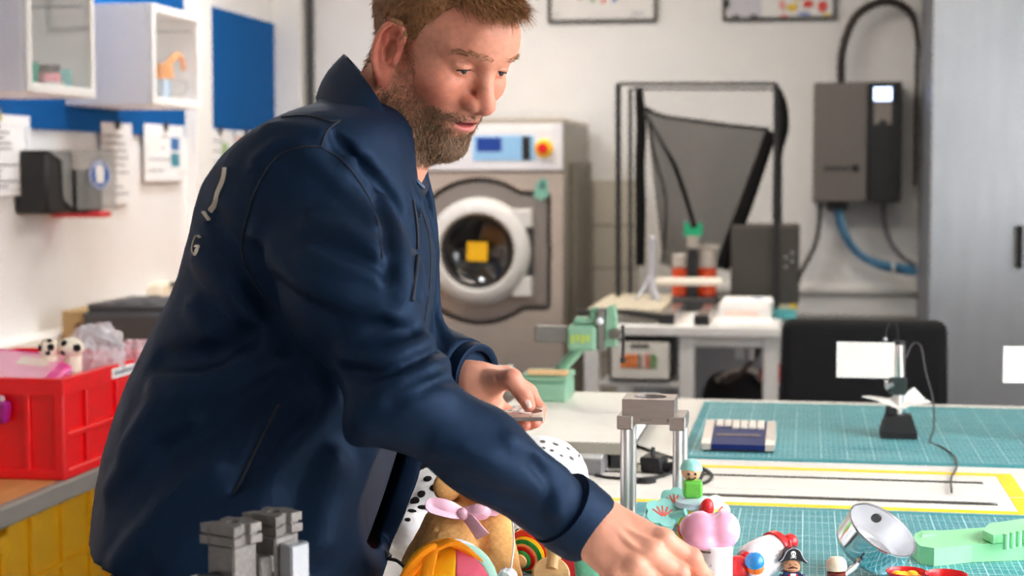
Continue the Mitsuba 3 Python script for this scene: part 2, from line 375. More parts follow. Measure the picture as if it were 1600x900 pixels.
add(sg, 'glove_symbol', SGN(hand, .0066, .0008), 'm_white', False)
M('red_glove', S(212, 50, 58), .5)
gy = onx(150, 315, XL + .165)
for dy, dz, w in ((-.05, .05, .03), (.02, .04, .035)):
    add(k, 'red_glove', mv(rbox(.016, w, .10, .007, 3), XL + .128, gy[1] + dy * .6, gy[2] + dz, rx=14 if dy < 0 else -10), 'm_red_glove')
add(k, 'red_lip', bx(XL + .02, XL + .20, gy[1] - .045, gy[1] + .05, z0 - .016, z0 + .004, .004), 'm_red_glove', False)

# --- small nozzle on the wall above the ledge
p = onx(262, 446, XL + .05)
k = thing('wall_nozzle', 'small pale wall fitting with a black pin above the left ledge', 'fitting')
add(k, 'body', bx(XL, XL + .06, p[1] - .10, p[1] + .16, p[2] - .04, p[2] + .01, .01), M('cream', S(232, 222, 202), .5))
add(k, 'pin', tube([(XL + .06, p[1], p[2] + .005), (XL + .10, p[1] + .02, p[2] + .006), (XL + .16, p[1] + .08, p[2] + .01)], [.012, .007, .006], 8), 'm_black')


# ---------------------------------------------------------------- washing machine
k = thing('washing_machine', 'large steel front-loading washing machine with round door against the back wall', 'washing machine')
WX0, WX1, WY, WYB, WZT = -1.775, -1.033, 7.1, 7.93, 1.685
CX, CZ = -1.403, 1.108
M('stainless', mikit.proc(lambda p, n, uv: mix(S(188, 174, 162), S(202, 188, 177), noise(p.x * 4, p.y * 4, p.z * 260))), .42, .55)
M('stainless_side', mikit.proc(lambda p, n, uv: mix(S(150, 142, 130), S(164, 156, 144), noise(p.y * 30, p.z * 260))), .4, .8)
M('panel_grey', S(214, 214, 218), .45); M('door_ring', S(206, 204, 200), .38); M('dark_seal', S(40, 38, 38), .6); M('groove', S(70, 66, 62), .5, .5)
circ = Point(0, 0).buffer(.322, 48)
outl = unary_union([circ, sbox(0, -.225, .288, .235).buffer(.03)]).buffer(-.03).buffer(.03).buffer(.04).buffer(-.04)
face = sbox(WX0 - CX, .28 - CZ, WX1 - CX, 1.452 - CZ)
XZ = dict(xdir=(1, 0, 0), ydir=(0, 0, 1))
add(k, 'front_panel', plate(face.difference(outl), (CX, WY + .02, CZ), h=.02, **XZ), 'm_stainless', False)
hole_ = Point(0, 0).buffer(.150, 48)
add(k, 'door_recess', plate(outl.buffer(-.001).difference(hole_), (CX, WY + .05, CZ), h=.012, **XZ), 'm_groove', False)
inner = outl.buffer(-.020).difference(hole_)
add(k, 'door_surround', join(plate(inner, (CX, WY + .04, CZ), h=.022, **XZ), plate(outl.buffer(-.032).difference(hole_), (CX, WY + .02, CZ), h=.008, **XZ)), M('surround', S(158, 152, 146), .35, .7), False)
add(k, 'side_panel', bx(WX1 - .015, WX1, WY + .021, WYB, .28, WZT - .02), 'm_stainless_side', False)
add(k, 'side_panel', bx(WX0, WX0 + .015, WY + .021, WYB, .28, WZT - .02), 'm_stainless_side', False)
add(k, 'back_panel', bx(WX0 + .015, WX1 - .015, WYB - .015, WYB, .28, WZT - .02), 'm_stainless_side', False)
for yy in (7.34, 7.46, 7.58, 7.70, 7.82):
    add(k, 'side_rib', bx(WX1 - .001, WX1 + .026, yy, yy + .045, .34, 1.50, .006), 'm_stainless_side', False)
add(k, 'top_panel', bx(WX0 - .004, WX1 + .004, WY - .012, WYB, WZT - .02, WZT, .004), M('lid', S(206, 196, 180), .3, .6), False)
add(k, 'base', bx(WX0 + .02, WX1 - .02, WY + .04, WYB, .0, .28), 'm_dark_grey', False)
cp = add(k, 'control_panel', bx(WX0, WX1, WY - .012, WY + .02, 1.458, WZT - .022, .006), 'm_panel_grey', False)
w = lambda px, py: ony(px, py, WY - .012)
def on_panel(px0, py0, px1, py1, t, c=.002):
    a, b = w(px0, py0), w(px1, py1)
    return bx(a[0], b[0], WY - .012 - t, WY - .010, b[2], a[2], c)
add(cp, 'display_plate', on_panel(739, 212, 835, 251, .004), M('panel_blue', S(138, 184, 222), .4), False)
add(cp, 'screen', on_panel(745, 215, 784, 237, .006), M('lcd', S(30, 62, 146), .25), False)
add(cp, 'card_slot', on_panel(816, 213, 829, 250, .007), 'm_black', False)
add(cp, 'name_strip', on_panel(750, 194, 862, 206, .001), M('strip_grey', S(226, 226, 226), .5), False)
e = w(850, 232)
sk = add(k, 'stop_button', cyl((e[0], WY - .012, e[2]), (e[0], WY - .03, e[2]), .040, .036, 32, .003), M('yellow', S(250, 196, 20), .4))
add(sk, 'red_knob', xf(lathe([(0, 0), (.014, 0), (.014, .015), (.023, .018), (.023, .03), (.019, .036), (0, .038)], 28), frame_to((e[0], WY - .028, e[2]), (0, -1, 0))), M('red', S(206, 26, 26), .35))
add(k, 'door_ring', xf(lathe([(.158, .0), (.162, .055), (.172, .066), (.20, .064), (.228, .045), (.236, .012), (.236, 0), (.158, 0)], 64), frame_to((CX, WY + .02, CZ), (0, -1, 0))), 'm_door_ring', 50)
for z0, z1 in ((.105, .185), (-.195, -.105)):
    add(k, 'hinge_plate', bx(CX + .15, CX + .237, WY - .022, WY + .02, CZ + z0, CZ + z1, .006), 'm_door_ring', False)
add(k, 'hinge', bx(CX + .205, CX + .24, WY - .01, WY + .02, CZ - .11, CZ + .11, .01), 'm_dark_grey', False)
add(k, 'door_seal', xf(lathe([(.150, -.02), (.162, .052), (.150, .045), (.142, -.02)], 56), frame_to((CX, WY + .02, CZ), (0, -1, 0))), 'm_dark_seal')
drum = add(k, 'drum', xf(lathe([(.150, 0), (.15, -.28), (0, -.30)], 48), frame_to((CX, WY + .03, CZ), (0, -1, 0))), M('drum', S(46, 42, 40), .45, .3))
scene['m_door_glass'] = {'type': 'thindielectric', 'int_ior': 1.5, 'specular_transmittance': {'type': 'rgb', 'value': [.55, .55, .55]}}
gl = add(k, 'door_glass', xf(lathe([(.155, .035), (.14, .012), (.11, -.005), (.06, -.018), (0, -.022)], 48), frame_to((CX, WY + .02, CZ), (0, -1, 0))), 'm_door_glass', True)
yst = ony(746, 393, WY + .02)
add(k, 'yellow_sticker', mv(bx(-.046, .046, -.003, 0, -.042, .042, .002), yst[0], WY + .018, yst[2], ry=2), M('sticker_yellow', S(244, 186, 12), .5), False)
rr = random.Random(8)
for px, py, r, c in ((775, 392, .03, S(150, 120, 104)), (715, 400, .035, S(74, 66, 62)), (760, 430, .04, S(112, 84, 48)), (728, 415, .035, S(70, 26, 30))):
    q = ony(px, py, WY + .17)
    add(drum, 'laundry', ball((q[0], WY + .17, q[2]), r, 2, (1.1, .6, .9)), M(f'laundry{px}', c, .8), True)
ts = ony(845, 296, WY)
tp = Polygon([(-.032, -.03), (.0, -.048), (.034, -.03), (.03, .04), (.006, .05), (-.02, .03)])
add(k, 'teal_sticker', plate(tp, (ts[0], WY - .001, ts[2]), h=.0012, **XZ), M('sticker_teal', S(118, 170, 152), .5), False)
add(k, 'sticker_picture', plate(Polygon([(-.008, .0), (.02, .0), (.02, .034), (.0, .034)]), (ts[0], WY - .0025, ts[2]), h=.0008, **XZ), M('sticker_dark', S(66, 116, 108), .5), False)

# ---------------------------------------------------------------- framed pictures
def picture(x0, x1, z0, z1, label):
    k = thing('picture_frame', label, 'picture')
    t = .014
    add(k, 'frame', join(bx(x0, x0 + t, YB - .03, YB - .002, z0, z1), bx(x1 - t, x1, YB - .03, YB - .002, z0, z1), bx(x0 + t, x1 - t, YB - .03, YB - .002, z0, z0 + t), bx(x0 + t, x1 - t, YB - .03, YB - .002, z1 - t, z1)), M('frame_dark', S(58, 56, 56), .4), False)
    s = add(k, 'sheet', bx(x0 + t, x1 - t, YB - .012, YB - .004, z0 + t, z1 - t, 0), M('sheet_white', S(224, 222, 220), .4), False)
    return k, s
P1, S1 = picture(-1.236, -.712, 2.168, 2.56, 'dark framed white sheet above the washing machine, at the top edge')
def dab(s, px0, py0, px1, py1, mat, poly=None):
    a, b = ony(px0, py0, YB - .012), ony(px1, py1, YB - .012)
    add(s, 'print', bx(a[0], b[0], YB - .0135, YB - .011, b[2], a[2], 0) if poly is None else mv(extrude(poly, .0015), 0, 0, 0), mat, False)
for px, py, mt in ((926, 0, M('p_green', S(110, 160, 90), .6)), (943, 1, M('p_red', S(214, 70, 60), .6)), (960, 0, M('p_blue', S(90, 120, 190), .6)), (905, -4, M('p_tan', S(170, 150, 130), .6))):
    q = ony(px, py, YB - .012)
    add(S1, 'coloured_star', plate(Polygon([(.016 * (1 if i % 2 else .45) * math.cos(i * math.pi / 5), .018 * (1 if i % 2 else .45) * math.sin(i * math.pi / 5)) for i in range(10)]), (q[0], YB - .0135, q[2]), h=.0015, **XZ), mt, False)
for px0, px1, py in ((868, 876, 23), (986, 1008, 20), (986, 1002, 23)):
    dab(S1, px0, py - 1, px1, py + 1, 'm_pr_grey')
P2, S2 = picture(-.402, .124, 2.166, 2.56, 'dark framed colourful collage above the black frame, at the top edge')
M('p_black', S(30, 30, 34), .6); M('p_lilac', S(196, 194, 204), .6); M('p_yellow', S(226, 190, 60), .6)
dab(S2, 1140, -40, 1190, 29, 'm_p_lilac')
for i, (px, py, w_, h_, mt) in enumerate(((1136, 6, .03, .05, 'm_p_black'), (1150, 26, .035, .02, 'm_p_black'), (1178, 26, .04, .02, 'm_p_black'), (1133, 20, .02, .04, 'm_white'), (1226, 26, .04, .02, 'm_p_red'), (1238, 12, .05, .04, 'm_p_yellow'),
                                      (1258, 22, .08, .015, 'm_p_blue'), (1262, 6, .06, .04, 'm_p_red'), (1286, 10, .05, .06, 'm_p_red'), (1292, 24, .04, .02, 'm_p_yellow'), (1222, 8, .03, .05, 'm_pr_pink'), (1270, 20, .03, .03, 'm_white'), (1246, -6, .06, .04, 'm_p_yellow'))):
    q = ony(px, py, YB - .012)
    r = random.Random(i)
    pg = Polygon([(w_ / 2 * (1 + r.uniform(-.3, .2)) * math.cos(t), h_ / 2 * (1 + r.uniform(-.3, .2)) * math.sin(t)) for t in np.linspace(0, 2 * np.pi, 9, endpoint=False)])
    pg = pg.intersection(sbox(-.388 - q[0], 2.181 - q[2], .109 - q[0], 2.5))
    if not pg.is_empty: add(S2, 'print', plate(pg, (q[0], YB - .0128 - .0004 * i, q[2]), h=.0006, **XZ), mt, False)

# ---------------------------------------------------------------- wall box with display, hose and cables
k = thing('wall_unit', 'grey wall-mounted unit with black side strip and lit display', 'control unit')
BY = 7.78
g = lambda px, py: ony(px, py, BY)
a, b = g(1272, 129), g(1407, 316)
xs = g(1356, 200)[0]
add(k, 'grey_housing', bx(a[0], xs, BY, YB - .002, b[2], a[2], .006), M('unit_grey', S(112, 106, 102), .42, .2), False)
add(k, 'black_housing', bx(xs + .001, b[0], BY - .004, YB - .002, b[2], a[2], .006), M('unit_black', S(20, 20, 22), .4), False)
q0, q1 = g(1366, 137), g(1393, 157)
sc_ = add(k, 'display', bx(q0[0], q1[0], BY - .007, BY - .003, q1[2], q0[2], .001), 'm_white', False)
scene[sc_]['emitter'] = {'type': 'area', 'radiance': {'type': 'rgb', 'value': [1.1, 1.5, 2.6]}}
q0, q1 = g(1366, 158), g(1393, 194)
add(k, 'key_plate', plate(sbox(q0[0], q1[2], q1[0], q0[2]).difference(Point((q0[0] + q1[0]) / 2, q1[2]).buffer(.02)), (0, BY - .004, 0), h=.003, **XZ), M('key_grey', S(140, 132, 126), .5), False)
q0, q1 = g(1288, 258), g(1342, 268)
let = [bx(q0[0] + i * .0165, q0[0] + i * .0165 + .012, BY - .002, BY + .001, q1[2] + .004, q0[2] - .006, 0) for i in range(7)] + [bx(q0[0] + .122, q1[0], BY - .002, BY + .001, q1[2] - .002, q0[2] + .002, .0)]
add(k, 'name_mark', join(*let), 'm_unit_black', False)
q = g(1308, 322)
add(k, 'gland', bx(q[0] - .045, q[0] + .05, BY + .05, BY + .15, q[2] - .02, b[2], .006), 'm_unit_black', False)
def wallpts(l, Y): return [ony(x, y, Y) for x, y in l]
one('hose', tube(wallpts([(1314, 132), (1316, 80), (1334, 30), (1366, 6), (1398, 4), (1424, 22), (1434, 60), (1433, 110), (1431, 200), (1430, 290)], 7.90), [.019, .019, .019, .019, .018, .014, .011, .009, .008], 12), M('hose', S(34, 22, 20), .45), 'thick dark hose arching up from the wall unit and down at its right', 'hose')
one('cable', tube(wallpts([(1281, 318), (1280, 350), (1272, 386), (1252, 425), (1247, 440)], 7.9), .011, 8), M('cable_dk', S(60, 58, 56), .5), 'dark cable running from the wall unit down to the dark box', 'cable')
bb = thing('cable_bundle', 'bundle of blue network cables curving below the wall unit', 'cable')
rr = random.Random(3)
for i in range(7):
    dx, dy = rr.uniform(-5, 5), rr.uniform(-6, 6)
    add(bb, 'strand', tube([ony(x + dx, y + dy * min(1, t * 1.5), 7.84 + rr.uniform(-.03, .03)) for t, (x, y) in zip(np.linspace(0, 1, 6), [(1309, 328), (1317, 362), (1338, 394), (1370, 412), (1405, 420), (1430, 423)])], .0085, 7), M('cable_blue' + str(i % 3), (S(40, 96, 138), S(58, 116, 156), S(96, 150, 184))[i % 3], .5))
add(bb, 'tie', tube([ony(1396, 409, 7.80), ony(1396, 419, 7.79), ony(1397, 430, 7.80)], .006, 6), 'm_white')
one('cable', tube(wallpts([(1380, 318), (1382, 350), (1392, 380), (1410, 402), (1432, 416)], 7.9), .010, 8), M('cable_gr', S(92, 92, 96), .5), 'grey cable hanging in a curve below the black side of the wall unit', 'cable')

# ---------------------------------------------------------------- tall steel cabinet at the right
k = thing('steel_cabinet', 'tall pale steel cabinet with black handle at the right edge', 'cabinet')
def steel_col(p, n, uv):
    s = fbm(p.x * 26, p.z * 3, 2.0)
    return mix(S(206, 212, 222), S(226, 231, 239), .5 * s + .5 * fbm(p.x * 4, p.z * 5, 7.0))
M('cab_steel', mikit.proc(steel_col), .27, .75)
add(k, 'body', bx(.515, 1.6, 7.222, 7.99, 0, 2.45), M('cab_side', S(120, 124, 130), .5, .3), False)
add(k, 'door', bx(.513, 1.05, 7.2, 7.22, .05, 2.44, .003), 'm_cab_steel', False)
add(k, 'door', bx(1.056, 1.6, 7.2, 7.22, .05, 2.44, .003), 'm_cab_steel', False)
h0, h1 = ony(1592, 352, 7.15), ony(1592, 420, 7.15)
hk = add(k, 'handle', bx(h0[0] - .008, h0[0] + .016, 7.13, 7.15, h1[2], h0[2], .005), 'm_black', False)
add(hk, 'bracket', join(bx(h0[0] - .004, h0[0] + .012, 7.13, 7.205, h0[2] - .03, h0[2] - .01), bx(h0[0] - .004, h0[0] + .012, 7.13, 7.205, h1[2] + .01, h1[2] + .03)), 'm_black', False)

# ---------------------------------------------------------------- black chair behind the table
k = thing('office_chair', 'black upholstered chair with a wide square back behind the green mats', 'chair')
CY = 4.6
a, b = ony(1222, 498, CY), ony(1478, 640, CY)
xm, wd = (a[0] + b[0]) / 2, (b[0] - a[0])
M('chair_black', mikit.proc(lambda p, n, uv: mix(S(20, 20, 22), S(30, 30, 32), noise(p.x * 500, p.y * 500, p.z * 500))), .8, spec=.3)
back = rbox(wd, .09, .62, .03)
back.vertices[:, 0] *= 1 + .05 * (back.vertices[:, 2] < 0)
add(k, 'backrest', mv(back, xm, CY, a[2] - .31, rx=-4), 'm_chair_black', True)
add(k, 'seat', mv(rbox(wd + .04, .46, .09, .035), xm, CY - .25, .50), 'm_chair_black', True)
add(k, 'column', cyl((xm, CY - .22, .12), (xm, CY - .22, .46), .03), 'm_dark_grey')
for i in range(5):
    t = i * 2 * math.pi / 5
    add(k, 'leg', tube([(xm, CY - .22, .12), (xm + .15 * math.cos(t), CY - .22 + .15 * math.sin(t), .09), (xm + .29 * math.cos(t), CY - .22 + .29 * math.sin(t), .05)], [.03, .022, .018], 8), 'm_black')
    add(k, 'caster', ball((xm + .29 * math.cos(t), CY - .22 + .29 * math.sin(t), .026), .026, 2), 'm_rubber')


# ---------------------------------------------------------------- left bench, red crate, things in it
BZ = .78
k = thing('side_bench', 'long wooden topped bench with grey edge along the left wall', 'workbench')
wood = mikit.proc(lambda p, n, uv: mix(S(176, 118, 66), S(206, 150, 92), fbm(p.x * 40, p.y * 3, p.z * 40)))
add(k, 'bench_top', bx(-2.59, -1.60, 1.6, 6.9, BZ - .035, BZ, 0), M('wood_top', wood, .45), False)
add(k, 'edge_strip', bx(-1.60, -1.575, 1.6, 6.9, BZ - .042, BZ + .001, .004), M('edge_grey', S(128, 122, 116), .5), False)
for y in (1.7, 4.2, 6.8):
    add(k, 'leg', bx(-1.70, -1.64, y - .03, y + .03, 0, BZ - .035), 'm_mid_grey', False)
add(k, 'lower_shelf', bx(-2.5, -1.64, 1.75, 6.75, .30, .32), 'm_mid_grey', False)


def crate(name, x0, x1, y0, y1, z0, h, mat, label, cat='crate', group=None):
    """An open ribbed box: walls, floor, rim, corner posts, ribs on every side."""
    k = thing(name, label, cat, group)
    t, r = .008, .012
    add(k, 'body', join(bx(x0 + r, x1 - r, y0 + r, y0 + r + t, z0, z0 + h - .003), bx(x0 + r, x1 - r, y1 - r - t, y1 - r, z0, z0 + h - .003), bx(x0 + r, x0 + r + t, y0 + r, y1 - r, z0, z0 + h - .003), bx(x1 - r - t, x1 - r, y0 + r, y1 - r, z0, z0 + h - .003), bx(x0 + r, x1 - r, y0 + r, y1 - r, z0, z0 + .01)), mat, False)
    q = sbox(x0, y0, x1, y1).buffer(-.004).buffer(.004).difference(sbox(x0 + r + t, y0 + r + t, x1 - r - t, y1 - r - t))
    add(k, 'rim', mv(extrude(q, .036), 0, 0, z0 + h - .036), mat, False)
    add(k, 'foot_band', join(bx(x0, x1, y0, y0 + r + .001, z0, z0 + .022, .003), bx(x0, x1, y1 - r - .001, y1, z0, z0 + .022, .003), bx(x0, x0 + r + .001, y0, y1, z0, z0 + .022, .003), bx(x1 - r - .001, x1, y0, y1, z0, z0 + .022, .003)), mat, False)
    for xx, yy in ((x0, y0), (x1 - .026, y0), (x0, y1 - .026), (x1 - .026, y1 - .026)):
        add(k, 'corner_post', bx(xx, xx + .026, yy, yy + .026, z0 + .01, z0 + h - .03, .004), mat, False)
    for f in (.22, .5, .78):
        xx, yy = x0 + (x1 - x0) * f, y0 + (y1 - y0) * f
        for a, b in ((y0 + .003, y0 + r + .001), (y1 - r - .001, y1 - .003)): add(k, 'rib', bx(xx - .007, xx + .007, a, b, z0 + .02, z0 + h - .034, .002), mat, False)
        for a, b in ((x0 + .003, x0 + r + .001), (x1 - r - .001, x1 - .003)): add(k, 'rib', bx(a, b, yy - .007, yy + .007, z0 + .02, z0 + h - .034, .002), mat, False)
    add(k, 'side_rail', bx(x1 - r - .001, x1 - .002, y0 + .02, y1 - .02, z0 + h * .40, z0 + h * .40 + .012, .002), mat, False)
    return k
M('crate_red', S(222, 4, 14), .38); M('crate_yellow', S(240, 178, 14), .4)
CR = dict(x0=-1.99, x1=-1.582, y0=3.36, y1=3.96)
rc = crate('red_crate', CR['x0'], CR['x1'], CR['y0'], CR['y1'], BZ + .001, .222, 'm_crate_red', 'red ribbed plastic crate full of bagged toys on the left bench')
a = onx(176, 590, -1.58)
lb = add(rc, 'white_label', bx(-1.583, -1.580, a[1], a[1] + .17, BZ + .192, BZ + .216, .0005), 'm_paper', False)
add(lb, 'print', join(*[bx(-1.5805, -1.5796, a[1] + .012 + .021 * i, a[1] + .026 + .021 * i, BZ + .200, BZ + .209, 0) for i in range(7)]), 'm_ink', False)
crate('yellow_crate', -2.22, -1.80, 2.6, 3.52, .321, .30, 'm_crate_yellow', 'yellow plastic crate under the bench, nearer the camera', group=None)
crate('yellow_crate', -2.24, -1.82, 3.56, 4.16, .321, .36, 'm_crate_yellow', 'taller yellow plastic crate under the bench, farther back')
# pink packet leaning in the crate
k = thing('pink_packet', 'glossy pink packet leaning on the front of the red crate', 'packet')
A = trimesh.transformations.euler_matrix(math.radians(15), math.radians(5), math.radians(5)); A[:3, 3] = [-1.785, 3.50, BZ + .209]
add(k, 'box', xf(bx(-.14, .14, -.13, .09, -.05, .03, .006), A), M('pink_pack', mikit.proc(lambda p, n, uv: mix(S(240, 120, 176), S(226, 60, 150), smoothstep(.45, .6, noise(p.x * 20, p.y * 20, p.z * 20)))), .25), False)
add(k, 'window', xf(bx(-.11, .11, -.10, .07, .029, .032, .001), A), M('pack_win', S(236, 170, 190), .12), False)
add(k, 'flap', xf(bx(.02, .09, .0, .045, .031, .034, .001), A), M('pack_flap', S(232, 208, 196), .3), False)
dots = []
rr = random.Random(5)
for i in range(26): dots.append(ball((.1405, rr.uniform(-.11, .06), rr.uniform(-.03, .022)), .006, 1, (.25, 1, 1)))
add(k, 'dotted_print', xf(join(*dots), A), M('dots', S(250, 150, 226), .4))
# spotted plush heads peeping out of the crate
M('plush_white', mikit.proc(lambda p, n, uv: mix(S(226, 214, 190), S(246, 238, 220), fbm(p.x * 160, p.y * 160, p.z * 160))), .9, spec=.2, sheen=.5)
M('spot_black', S(22, 20, 20), .9, spec=.2)
def spots(center, r, s, dirs, size):
    out = []
    for d, sz in zip(dirs, size):
        d = np.array(d, float); d /= np.linalg.norm(d)
        c = np.array(center) + d * r * np.array(s)
        out.append(xf(ball((0, 0, 0), sz * r, 2, (1, 1, .22)), frame_to(c, d / np.array(s))))
    return join(*out)
for px, py, rad, s, dd, lab in ((76, 545, .0235, (1, .9, .95), [(.5, -.7, .1), (-.55, -.8, .0), (.35, -.6, .85), (.3, -.9, -.55)], 'small spotted plush ball head at the left in the red crate'), (110, 545, .0255, (1.25, .9, .9), [(.75, -.7, .05), (-.2, -.8, .5), (-.3, -.8, -.45)], 'small spotted plush head under the clear bag in the red crate')):
    c = atd(px, py - 2, 3.80)
    k = thing('spotted_plush', lab, 'plush toy')
    add(k, 'head', ball(c, rad, 3, s), 'm_plush_white', True)
    for d, z in zip(dd, (.34, .30, .26, .26)): add(k, 'spot', spots(c, rad, s, [d], [z]), 'm_spot_black', True)
    add(k, 'neck', cyl(c + [0, .01, -.16], c + [0, .01, -rad * .6], rad * .8), 'm_plush_white', True)
# crumpled clear bags
scene['m_clear_bag'] = {'type': 'blendbsdf', 'weight': .40, 'a': {'type': 'thindielectric', 'int_ior': 1.4}, 'b': {'type': 'twosided', 'inner': {'type': 'principled', 'base_color': tex(S(250, 248, 252)), 'roughness': .2}}}
scene['m_pink_bag'] = {'type': 'blendbsdf', 'weight': .45, 'a': {'type': 'thindielectric', 'int_ior': 1.4}, 'b': {'type': 'twosided', 'inner': {'type': 'principled', 'base_color': tex(S(244, 206, 214)), 'roughness': .25}}}
def bag(px, py, d, rx, ry, rz, mat, seed, label):
    m = trimesh.creation.icosphere(subdivisions=4, radius=1)
    v = m.vertices; n_ = meshkit.fbm(v * 2.2 + seed, 3, seed)
    cr = np.abs(meshkit.noise(v * 3.5 + 9, seed) - .5) * 2
    m.vertices = v * (.72 + .42 * n_ + .22 * cr)[:, None] * [rx, ry, rz] + atd(px, py, d)
    one('plastic_bag', m, mat, label, 'plastic bag', smooth=22)
bag(150, 556, 3.93, .070, .075, .074, 'm_clear_bag', 3, 'crumpled clear plastic bag in the middle of the red crate')
bag(218, 572, 4.05, .06, .07, .062, 'm_pink_bag', 7, 'pinkish clear plastic bag at the far end of the red crate')
k = thing('purple_packet', 'purple packet hooked on the crate handle at the left edge', 'packet')
q = onz(8, 640, .935)
add(k, 'body', mv(rbox(.10, .03, .05, .010, 3), -1.755, 3.352, .935, ry=8), M('purple', S(150, 26, 116), .25))
add(k, 'seal', mv(bx(-.05, .05, -.003, .003, .0, .022, .001), -1.765, 3.347, .95, ry=8), M('seal', S(216, 190, 200), .3), False)
add(k, 'badge', cyl((-1.745, 3.340, .925), (-1.745, 3.333, .925), .016, n=20), M('badge', S(210, 196, 190), .4), False)
# dark case and cardboard behind the crate
k = thing('dark_case', 'dark grey flat case lying on the bench behind the crate', 'case')
q0, q1 = ony(126, 484, 5.2), ony(330, 484, 5.2)
add(k, 'body', bx(q0[0], q1[0], 5.2, 5.62, BZ + .001, .992, .02), M('case_grey', S(64, 64, 66), .55), 40)
add(k, 'lid', bx(q0[0] + .012, q1[0] - .012, 5.22, 5.60, .99, 1.012, .018), 'm_case_grey', 40)
for i in range(3): add(k, 'lid_rib', bx(q0[0] + .10 + .09 * i, q0[0] + .14 + .09 * i, 5.26, 5.56, 1.010, 1.018, .006), 'm_case_grey', 40)
k = thing('cardboard_box', 'small brown cardboard box left of the dark case', 'box')
q = ony(96, 502, 5.25)
add(k, 'body', bx(q[0], q0[0] - .01, 5.25, 5.5, BZ + .001, .985, .004), M('cardboard', S(176, 146, 100), .8), False)
add(k, 'knot_hole', cyl(((q[0] + q0[0]) / 2 + .02, 5.251, .93), ((q[0] + q0[0]) / 2 + .02, 5.246, .93), .016, n=16), M('hole_brown', S(96, 70, 44), .8), False)


# ---------------------------------------------------------------- white desk at the back with its devices
DZ, DX0, DX1, DY0, DY1 = .90, -.80, -.085, 5.95, 7.15
M('desk_white', S(232, 231, 229), .35)
k = thing('white_desk', 'small white desk at the back carrying the black frame and devices', 'desk')
add(k, 'desk_top', bx(DX0, DX1, DY0, DY1, DZ - .035, DZ, .003), 'm_desk_white', False)
for x in (DX0 + .01, -.447, DX1 - .062):
    add(k, 'leg', bx(x, x + .055, DY0 + .02, DY0 + .075, 0, DZ - .036, .004), 'm_desk_white', False)
for x in (DX0 + .01, DX1 - .062):
    add(k, 'leg', bx(x, x + .055, DY1 - .08, DY1 - .025, 0, DZ - .036, .004), 'm_desk_white', False)
add(k, 'apron', bx(-.39, DX1 - .064, DY0 + .035, DY0 + .055, DZ - .075, DZ - .036, .003), 'm_desk_white', False)
add(k, 'lower_shelf', bx(DX0 + .07, -.449, DY0 + .03, DY0 + .45, .675, .695, .003), 'm_desk_white', False)
add(k, 'back_panel', bx(DX0 + .08, DX1 - .08, DY1 - .10, DY1 - .085, .3, DZ - .04), M('desk_back', S(150, 150, 154), .5), False)
add(k, 'cable_clip', join(bx(-.245, -.215, DY0 + .03, DY0 + .06, DZ - .115, DZ - .075), cyl((-.19, DY0 + .045, DZ - .12), (-.19, DY0 + .045, DZ - .08), .013)), 'm_alu')
k = thing('measuring_unit', 'white bench meter with orange and green keys under the desk top', 'meter')
q0, q1 = ony(950, 530, 5.96), ony(1049, 596, 5.96)
add(k, 'case', bx(q0[0], q1[0], 5.965, 6.25, .696, q0[2], .012), 'm_dark_grey', 40)
fp = add(k, 'front', bx(q0[0] + .012, q1[0] - .008, 5.955, 5.967, .708, q0[2] - .008, .004), M('meter_white', S(228, 224, 216), .4), False)
def onm(px0, py0, px1, py1, mat, nm):
    a, b = ony(px0, py0, 5.955), ony(px1, py1, 5.955)
    add(fp, nm, bx(a[0], b[0], 5.951, 5.956, b[2], a[2], .001), mat, False)
onm(985, 538, 1014, 543, 'm_black', 'slot_window')
for i in range(2):
    for j in range(3): onm(970 + 9 * j, 554 + 11 * i, 978 + 9 * j, 563.5 + 11 * i, M('key_orange', S(222, 116, 24), .4), 'orange_key')
for j in range(3):
    onm(997.5, 554 + 7.4 * j, 1001.5, 560 + 7.4 * j, M('key_dark', S(84, 70, 62), .5), 'dark_key')
    onm(1002.5, 554 + 7.4 * j, 1008, 560 + 7.4 * j, M('key_pale', S(222, 200, 186), .4), 'pale_key')
    onm(1009, 554 + 7.4 * j, 1015, 560 + 7.4 * j, M('key_red', S(196, 70, 40), .4), 'red_key')
    onm(1016, 554 + 7.4 * j, 1026, 560 + 7.4 * j, M('key_green', S(84, 140, 76), .4), 'green_key')
# things below the desk
k = thing('black_bag', 'black bag with red lining on the floor shelf under the desk', 'bag')
m = rbox(.30, .30, .22, .08)
add(k, 'body', mv(m, -.24, 6.5, .56), M('bag_black', S(24, 22, 24), .8), True)
add(k, 'red_lining', mv(rbox(.09, .2, .06, .02, 3), -.12, 6.38, .685), M('lining_red', S(170, 26, 36), .7), True)
add(k, 'strap', tube([(-.33, 6.36, .66), (-.27, 6.33, .70), (-.2, 6.33, .705), (-.155, 6.34, .66)], .010, 8), M('strap_beige', S(206, 196, 186), .6))
one('storage_box', bx(-.42, -.06, 6.3, 6.8, 0, .449, .01), 'm_dark_grey', 'dark storage box on the floor under the desk, below the black bag', 'box', smooth=40)
one('cable', tube([(-.16, 6.0, .86), (-.17, 6.05, .80), (-.22, 6.1, .73), (-.28, 6.15, .68), (-.31, 6.3, .672)], .009, 8), M('cable_brown', S(70, 56, 50), .6), 'dark cable hanging from the desk apron to the black bag', 'cable')

